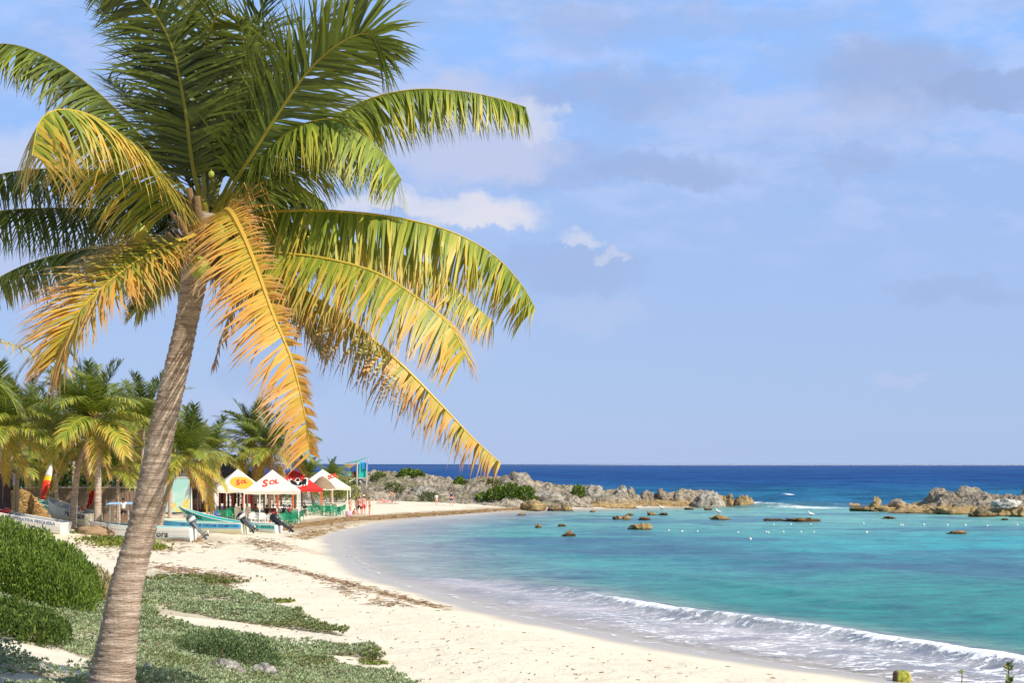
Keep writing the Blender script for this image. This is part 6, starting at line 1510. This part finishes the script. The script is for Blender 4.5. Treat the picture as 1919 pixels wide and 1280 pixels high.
put('block', raw_mesh('block', V, Fc, MOSS, smooth=True), mo2)
def sprig(label, px, pytop, Y, seed, n=70, wd=.09, lean=.0):
    b = at(px + lean, Y); top = P(px, pytop, Y).z; h = top - b.z; r = random.Random(seed); o = thing('beach_shrub', label, 'plant', b)
    mb = MB(); lf = MB(); stems = []
    for k in range(4):
        e = Vector(((px - (px + lean)) / F * Y + r.uniform(-wd, wd) * (k > 0), r.uniform(-wd, wd), h * (1 if k == 0 else r.uniform(.55, .85)))); m_ = e * .5 + Vector((r.uniform(-.04, .04), 0, 0)); pts = [Vector((r.uniform(-.03, .03), 0, -.05)), m_, e]
        mb.tube(pts, [.016, .011, .005], 5); stems.append(pts)
    mb.build('stem', TWIG, o)
    for i in range(n):
        s = r.choice(stems); t = r.uniform(.35, 1); p = s[0].lerp(s[1], t * 2) if t < .5 else s[1].lerp(s[2], t * 2 - 1)
        a = r.uniform(0, 6.28); D = Vector((math.cos(a), math.sin(a), r.uniform(.2, 1.4))).normalized(); S = D.cross(Vector((0, 0, 1))).normalized(); L = r.uniform(.05, .09) 
        g = r.uniform(.7, 1.3); c = (.14 * g, .20 * g, .04 * g) if r.random() > .25 else (.34 * g, .28 * g, .08 * g)
        lf.add([p, p + D * L * .5 + S * L * .25, p + D * L, p + D * L * .5 - S * L * .25], [(0, 1, 2, 3)], c)
    lf.build('leaves', FOL, o); return o
sprig('leafy sprig standing up at the bottom right corner', 1895, 1246, 12.0, 1, 520, .10)
sprig('tiny sprig poking up left of the corner sprig', 1807, 1264, 12.4, 2, 90, .06)
# ------------------------------------------------------------------ people
SK = pmat('sunned_skin', (.55, .28, .18), .55, .08, 5, spec=.3); SKD = pmat('brown_skin', (.20, .10, .06), .55, .08, 5, spec=.3); SKP = pmat('pink_sunburnt_skin', (.68, .30, .24), .55, .08, 5, spec=.3)
HAIR = pmat('dark_hair', (.025, .016, .012), .6, .2); HAIRB = pmat('brown_hair', (.10, .05, .03), .6, .2)
def cloth(n, c): return pmat('cloth_' + n, c, .8, .1, 4)
NAVY = cloth('navy', (.03, .05, .13)); BLK_ = cloth('black', (.02, .02, .025)); REDS = cloth('red', (.72, .03, .03)); PALEB = cloth('pale_blue', (.45, .66, .70)); WHT = cloth('white', (.8, .78, .76)); PINK = cloth('pink', (.82, .45, .55)); STRW = pmat('straw_hat', (.68, .50, .25), .8, .15); GRYC = cloth('grey', (.3, .28, .3)); MARO = cloth('maroon', (.3, .05, .06))
POSE0 = dict(pel=(0, 0, .92), che=(0, 0, 1.22), nec=(0, 0, 1.42), hed=(0, .01, 1.56), top=(0, 0, 1.68), sh=.18, sL=None, eL=(.24, .02, 1.10), wL=(.26, -.06, .86), hL=(.26, -.09, .77), eR=(-.24, .02, 1.10), wR=(-.26, -.06, .86), hR=(-.26, -.09, .77), kL=(.11, -.02, .48), aL=(.12, .03, .07), tL=(.13, -.14, .03), kR=(-.11, -.02, .48), aR=(-.12, .03, .07), tR=(-.13, -.14, .03))
def skin_mesh(pts, edges, rads, root=0):
    me = bpy.data.meshes.new('s'); me.from_pydata([tuple(p) for p in pts], edges, []); o = bpy.data.objects.new('s', me)
    sk = o.modifiers.new('s', 'SKIN'); sk.use_smooth_shade = True; sb = o.modifiers.new('b', 'SUBSURF'); sb.levels = 1; sb.render_levels = 1
    for i, r_ in enumerate(rads): d = me.skin_vertices[0].data[i]; d.radius = r_ if isinstance(r_, tuple) else (r_, r_); d.use_root = (i == root)
    return baked(o)
def person(label, loc, rz, s=1.0, skin=SK, hair=HAIR, pose=None, clothes=(), hat=None, group=None, slim=1.0, cat='person', longhair=False):
    Q = dict(POSE0); Q.update(pose or {})
    o = thing('person', label, cat, loc, rz, group); o.scale = (s, s, s)
    V = lambda k: Vector(Q[k])
    ax = (V('che') - V('pel')).normalized(); right = Vector((1, 0, 0))
    if 'right' in Q: right = Vector(Q['right'])
    shc = V('nec').lerp(V('che'), .25)
    pts = [V('pel'), V('pel').lerp(V('che'), .5), V('che'), V('nec'), V('hed') - (V('hed') - V('nec')) * .25, V('hed'), V('top')]
    rad = [(.13, .10), (.115, .085), (.15, .10), .05, .06, (.075, .09), (.05, .06)]
    ed = [(0, 1), (1, 2), (2, 3), (3, 4), (4, 5), (5, 6)]
    def chain(start, ks, rs):
        i0 = start
        for k, r_ in zip(ks, rs): pts.append(Vector(k)); rad.append(r_); ed.append((i0, len(pts) - 1)); i0 = len(pts) - 1
        return i0
    for sd, S_ in ((1, 'L'), (-1, 'R')):
        w_ = chain(2, [shc + right * sd * .18, V('e' + S_), V('w' + S_)], [.055, .04, .027])
        d = (V('h' + S_) - V('w' + S_)).normalized(); p_ = chain(w_, [V('w' + S_) + d * .05], [(.032, .02)])
        for f in range(4): chain(p_, [V('w' + S_) + d * (.085 + .01 * (f in (1, 2))) + right * (f - 1.5) * .012, V('w' + S_) + d * (.13 + .015 * (f in (1, 2))) + right * (f - 1.5) * .014], [.009, .007])
        chain(p_, [V('w' + S_) + d * .07 - right * sd * .035, V('w' + S_) + d * .1 - right * sd * .045], [.010, .008])
        chain(0, [V('pel') + right * sd * .095 - ax * .04, V('k' + S_), V('a' + S_), V('t' + S_)], [.095, .055, .036, .03])
    put('body', skin_mesh(pts, ed, [tuple(x * slim for x in r_) if isinstance(r_, tuple) else r_ * slim for r_ in rad]), o).data.materials.append(skin)
    # face and hair
    hd = V('hed'); up = (V('top') - V('nec')).normalized(); fw = Vector(Q.get('face', (0, -1, 0)))
    mb = MB().tube([hd + fw * .085 + up * .02, hd + fw * .112 - up * .02], [.008, .016], 6); sd_ = fw.cross(up).normalized()
    for q in (-1, 1): mb.tube([hd + sd_ * q * .078 + up * .02, hd + sd_ * q * .09 - up * .02], [.012, .012], 5)
    mb.build('nose_and_ears', skin, o, smooth=True)
    mb = MB()
    for q in (-1, 1): mb.tube([hd + fw * .082 + sd_ * q * .03 + up * .02, hd + fw * .094 + sd_ * q * .03 + up * .02], .010, 6)
    mb.tube([hd + fw * .082 + sd_ * -.022 - up * .05, hd + fw * .09 - up * .052, hd + fw * .082 + sd_ * .022 - up * .05], .006, 5); mb.build('eyes_and_mouth', HAIR, o)
    Vh, Fh = ICO[3]; M = Matrix((sd_, -fw, up)).transposed()
    out = []
    for v in Vh:
        v = Vector(v); k = .108; q = Vector((v.x * .098, v.y * .112, v.z * .115))
        if v.y < -.25 and v.z < .45: q *= .72
        if v.z < -.3: q *= .7 if not longhair else 1.0
        if longhair and v.z < -.2 and v.y > 0: q.z -= .16 * v.y
        out.append(hd + M @ q + up * .035 - fw * .012)
    put('hair', raw_mesh('hair', out, Fh, hair, smooth=True), o)
    def leg(kind, mat, f=.55, name='shorts', r=.105):
        P2 = [V('pel') + ax * .03, V('pel') - ax * .02]; R2 = [(.145, .112), (.15, .118)]; E2 = [(0, 1)]
        for sd, S_ in ((1, 'L'), (-1, 'R')):
            h0 = V('pel') + right * sd * .095 - ax * .05; k = h0.lerp(V('k' + S_), f)
            P2 += [h0, k]; n_ = len(P2); R2 += [r, r * .88 if f < .9 else .085]; E2 += [(1, n_ - 2), (n_ - 2, n_ - 1)]
            if f >= .99: P2.append(V('a' + S_) + (V('k' + S_) - V('a' + S_)) * .1); R2.append(.055); E2.append((n_ - 1, n_))
        put(name, skin_mesh(P2, E2, R2), o).data.materials.append(mat)
    def shirt(mat, sleeve=.6, name='shirt', low=-.02):
        P2 = [V('pel') + ax * (-low), V('pel').lerp(V('che'), .5), V('che'), V('nec').lerp(V('che'), .35)]; R2 = [(.15, .118), (.135, .105), (.168, .118), (.10, .08)]; E2 = [(0, 1), (1, 2), (2, 3)]
        if sleeve:
            for sd, S_ in ((1, 'L'), (-1, 'R')):
                h0 = shc + right * sd * .175; P2 += [h0, h0.lerp(V('e' + S_), sleeve)]; n_ = len(P2); R2 += [.07, .058]; E2 += [(2, n_ - 2), (n_ - 2, n_ - 1)]
        put(name, skin_mesh(P2, E2, R2), o).data.materials.append(mat)
    def band(mat, a, b, name, rx=.158, ry=.112):
        p = V('pel').lerp(V('nec'), a); q = V('pel').lerp(V('nec'), b); m2 = skin_mesh([p, q], [(0, 1)], [(rx, ry), (rx, ry)]); put(name, m2, o).data.materials.append(mat)
    for c in clothes: {'leg': leg, 'shirt': shirt, 'band': band}[c[0]](*c[1:]) if c[0] != 'leg' else leg(None, *c[1:])
    if hat:
        mb = MB(); mb.lathe([(.22, 0), (.225, .012), (.12, .02), (.11, .05), (.10, .11), (.06, .13), (.001, .132)], 20); mb.v = [hd + M @ Vector(v) + up * .06 for v in mb.v]; mb.build('hat', hat, o, smooth=True)
    return o
def pp(px, py, z=None):
    return gp(px, py)
g_ = pp(656, 966); person('woman in a pale blue swimsuit bottom standing left of the group, seen from the side', g_, R(70), 1.0, SK, HAIR, dict(), [('leg', PALEB, .12, 'swimsuit_bottom', .108)], slim=.95)
g_ = pp(673.5, 965.5); person('pink-shouldered man in black shorts standing with his back turned', g_, R(165), 1.02, SKP, HAIRB, dict(aL=(.2, .03, .07), tL=(.22, -.14, .03), kL=(.16, -.02, .48), kR=(-.16, -.02, .48), aR=(-.2, .03, .07), tR=(-.22, -.14, .03)), [('leg', BLK_, .9, 'shorts', .125), ('band', WHT, .02, .1, 'waist_towel', .165, .13)], slim=1.12)
g_ = pp(668, 964); person('woman half hidden on the left of the man in black shorts', g_ + Vector((0, .6, 0)), R(150), .97, SK, HAIRB, dict(), [('leg', WHT, .3, 'swimsuit_bottom', .11)], longhair=True)
g_ = pp(681.5, 965.5); person('man in a straw hat and long red swim shorts', g_, R(200), 1.12, SKP, HAIRB, dict(), [('leg', REDS, .95, 'swim_shorts', .135)], hat=STRW, slim=1.05)
g_ = pp(692.5, 965.5); person('woman in a black bikini standing at the right of the group', g_, R(80), 1.0, SK, HAIR, dict(hR=(-.2, -.2, 1.0), wR=(-.22, -.16, 1.0)), [('leg', BLK_, .08, 'bikini_bottom', .105), ('band', BLK_, .62, .74, 'bikini_top', .155, .115)], slim=.95)
g_ = pp(818, 948); person('small child in a white shirt standing alone on the far sand', g_, R(180), .82, SK, HAIRB, None, [('shirt', WHT, .8), ('leg', WHT, .5)])
g_ = pp(846, 949); person('man in navy shirt and shorts walking on the far beach', g_, R(190), 1.03, SKP, HAIRB, dict(aL=(.14, -.1, .07), kL=(.12, -.1, .5), aR=(-.14, .16, .08)), [('shirt', NAVY, .6), ('leg', cloth('blue', (.06, .09, .28)), .85)], slim=1.05)
# sitting with knees up facing left / lying sunbather
lay = dict(pel=(0, 0, .14), che=(.32, 0, .16), nec=(.54, 0, .17), hed=(.68, 0, .18), top=(.80, 0, .19), right=(0, 1, 0), face=(0, 0, 1), eL=(.25, .34, .1), wL=(.02, .36, .08), hL=(-.06, .36, .08), eR=(.25, -.34, .1), wR=(.02, -.36, .08), hR=(-.06, -.36, .08), kL=(-.42, .1, .46), aL=(-.72, .12, .08), tL=(-.86, .12, .1), kR=(-.44, -.1, .16), aR=(-.86, -.12, .09), tR=(-.9, -.12, .2))
g_ = pp(722, 943.5); person('sunbather lying on the back on a towel with one knee raised', g_ + Vector((0, 0, .05)), R(8), 1.08, SKP, HAIRB, lay, [('leg', REDS, .3, 'swimsuit')])
tw_ = thing('beach_towel', 'reddish beach towel under the sunbather', 'towel', g_ + Vector((.2, 0, .03)), R(8)); mb = MB(); 
for i in range(9):
    for j in range(4): mb.v.append(Vector((-1.2 + 2.6 * i / 8, -.45 + .9 * j / 3, .01 + .012 * math.sin(i * 2 + j)))); mb.c.append((1, 1, 1))
mb.f = [(i * 4 + j, i * 4 + 4 + j, i * 4 + 5 + j, i * 4 + j + 1) for i in range(8) for j in range(3)]; mb.build('cloth', cloth('coral', (.7, .25, .2)), tw_)
bend = dict(pel=(.18, 0, .86), che=(-.08, 0, 1.12), nec=(-.26, 0, 1.26), hed=(-.38, 0, 1.34), top=(-.46, 0, 1.44), right=(0, 1, 0), face=(-.8, 0, -.6), eL=(-.2, .2, .88), wL=(-.3, .18, .66), hL=(-.34, .18, .58), eR=(-.2, -.2, .88), wR=(-.32, -.18, .68), hR=(-.36, -.18, .6), kL=(.12, .12, .46), aL=(.34, .14, .08), tL=(.2, .14, .03), kR=(-.08, -.12, .46), aR=(-.02, -.14, .08), tR=(-.18, -.14, .03))
g_ = pp(736, 943.5); person('person leaning over beside the sunbather, dark trousers', g_, R(-4), 1.0, SK, HAIR, bend, [('leg', GRYC, 1.0, 'trousers', .1)])
sit = dict(pel=(0, .05, .52), che=(0, .08, .82), nec=(0, .06, 1.02), hed=(0, .04, 1.16), top=(0, .03, 1.28), eL=(.25, .02, .74), wL=(.18, -.22, .76), hL=(.15, -.3, .76), eR=(-.25, .02, .74), wR=(-.18, -.22, .76), hR=(-.15, -.3, .76), kL=(.12, -.42, .5), aL=(.13, -.38, .07), tL=(.13, -.53, .04), kR=(-.12, -.42, .5), aR=(-.13, -.38, .07), tR=(-.13, -.53, .04))
squat = dict(sit); squat.update(pel=(0, .1, .22), che=(0, -.02, .5), nec=(0, -.12, .68), hed=(0, -.18, .8), top=(0, -.2, .92), eL=(.2, -.2, .42), wL=(.1, -.4, .3), hL=(.08, -.46, .22), eR=(-.2, -.2, .42), wR=(-.1, -.4, .3), hR=(-.08, -.46, .22), kL=(.16, -.3, .42), aL=(.15, -.1, .07), tL=(.15, -.26, .03), kR=(-.16, -.3, .42), aR=(-.15, -.1, .07), tR=(-.15, -.26, .03))
g_ = pp(663, 966.5); person('small child with red clothes squatting between the standing bathers', g_ + Vector((0, -.5, 0)), R(100), .72, SK, HAIRB, squat, [('shirt', REDS, .6)])
bagq = pp(654.5, 968); bg_ = thing('beach_bag', 'pink and white beach bag on the sand at the feet of the bathers', 'bag', bagq + Vector((0, -.4, 0)))
MB().lathe([(.2, 0), (.27, .1), (.28, .3), (.22, .48), (.2, .5)], 14, sx=1.1, sy=.7).build('bag', PINK, bg_, smooth=True); MB().tube([(-.15, 0, .46), (-.1, 0, .66), (.1, 0, .66), (.15, 0, .46)], .018, 6).build('handle', WHT, bg_)
# person reaching up on the boat, back turned
reach = dict(eL=(.27, -.04, 1.62), wL=(.2, -.1, 1.86), hL=(.18, -.12, 1.94), eR=(-.27, -.04, 1.62), wR=(-.22, -.1, 1.86), hR=(-.2, -.12, 1.94), kR=(-.1, -.3, .62), aR=(-.1, -.2, .28), tR=(-.1, -.34, .24))
q = P(231, 982, 85.2); person('person in white shirt and black shorts climbing the boat, both hands on the canopy', (q.x, 85.2, q.z), R(170), .92, SKD, HAIR, reach, [('shirt', WHT, .35), ('leg', BLK_, .6, 'shorts', .12)])
TP = [('seated person in maroon under the second white tent, left of two', 512, 121, .3, MARO, HAIR), ('seated person in dark clothes under the second white tent', 531, 121.5, -.2, BLK_, HAIR), ('seated person in a grey shirt between the second tent pole and red tent', 543, 122, .4, MARO, HAIR),
      ('seated person in a black shirt just right of the second tent pole', 570, 129, .1, BLK_, HAIR), ('seated person in black near the table under the sun badge tent', 440, 121.5, 2.9, BLK_, HAIR), ('seated person in black behind the left beige chair', 452, 119, 3.3, BLK_, HAIR),
      ('seated person in dark clothes behind the white chairs', 500, 119.5, .2, BLK_, HAIR), ('seated person in red behind the white table', 479, 120, 3.0, REDS, HAIR), ('seated person in white behind the green chairs of the second tent', 527, 124, .3, WHT, HAIR)]
seatproto = None
for lab, px, Y, rz, c, hr in TP: person(lab, bz(px, Y), rz, 1.0, SKD, hr, sit, [('shirt', c, .6), ('leg', BLK_, .95)], group='people seated under the tents')
sc_ = chair0(GREEN, 'green plastic chair occupied by the person in maroon'); sc_.location = bz(512, 121); sc_.rotation_euler = (0, 0, .3)
bpy.context.view_layer.update()
OC = ['person in dark clothes under the second white tent', 'person in the grey light left of the red tent', 'person in black right of the pole', 'person in black under the sun badge tent', 'person behind the left beige chair', 'person behind the white chairs', 'person in red behind the white table', 'person in white behind the green chairs']
for (lab, px, Y, rz, c, hr), oc in zip(TP[1:], OC): dup(sc_, bz(px, Y), rz, 'green plastic chair occupied by the ' + oc, 'occupied chairs')
sc_['group'] = 'occupied chairs'
# red drape on chair and small red flag-like stick near the orange post
rq = bz(512, 114); rp = thing('draped_cloth', 'red cloth hung over a chair back between white and green chairs', 'cloth', rq)
mb = MB(); V = []
for i in range(7):
    for j in range(6): V.append(Vector((-.32 + .64 * i / 6, .06 * math.sin(i * 1.9) - .05 * j / 5, 1.0 - .85 * j / 5)))
mb.add(V, [(i * 6 + j, (i + 1) * 6 + j, (i + 1) * 6 + j + 1, i * 6 + j + 1) for i in range(6) for j in range(5)]); mb.build('cloth', cloth('rust', (.42, .07, .03)), rp)

bpy.data.scenes.remove(TMP)
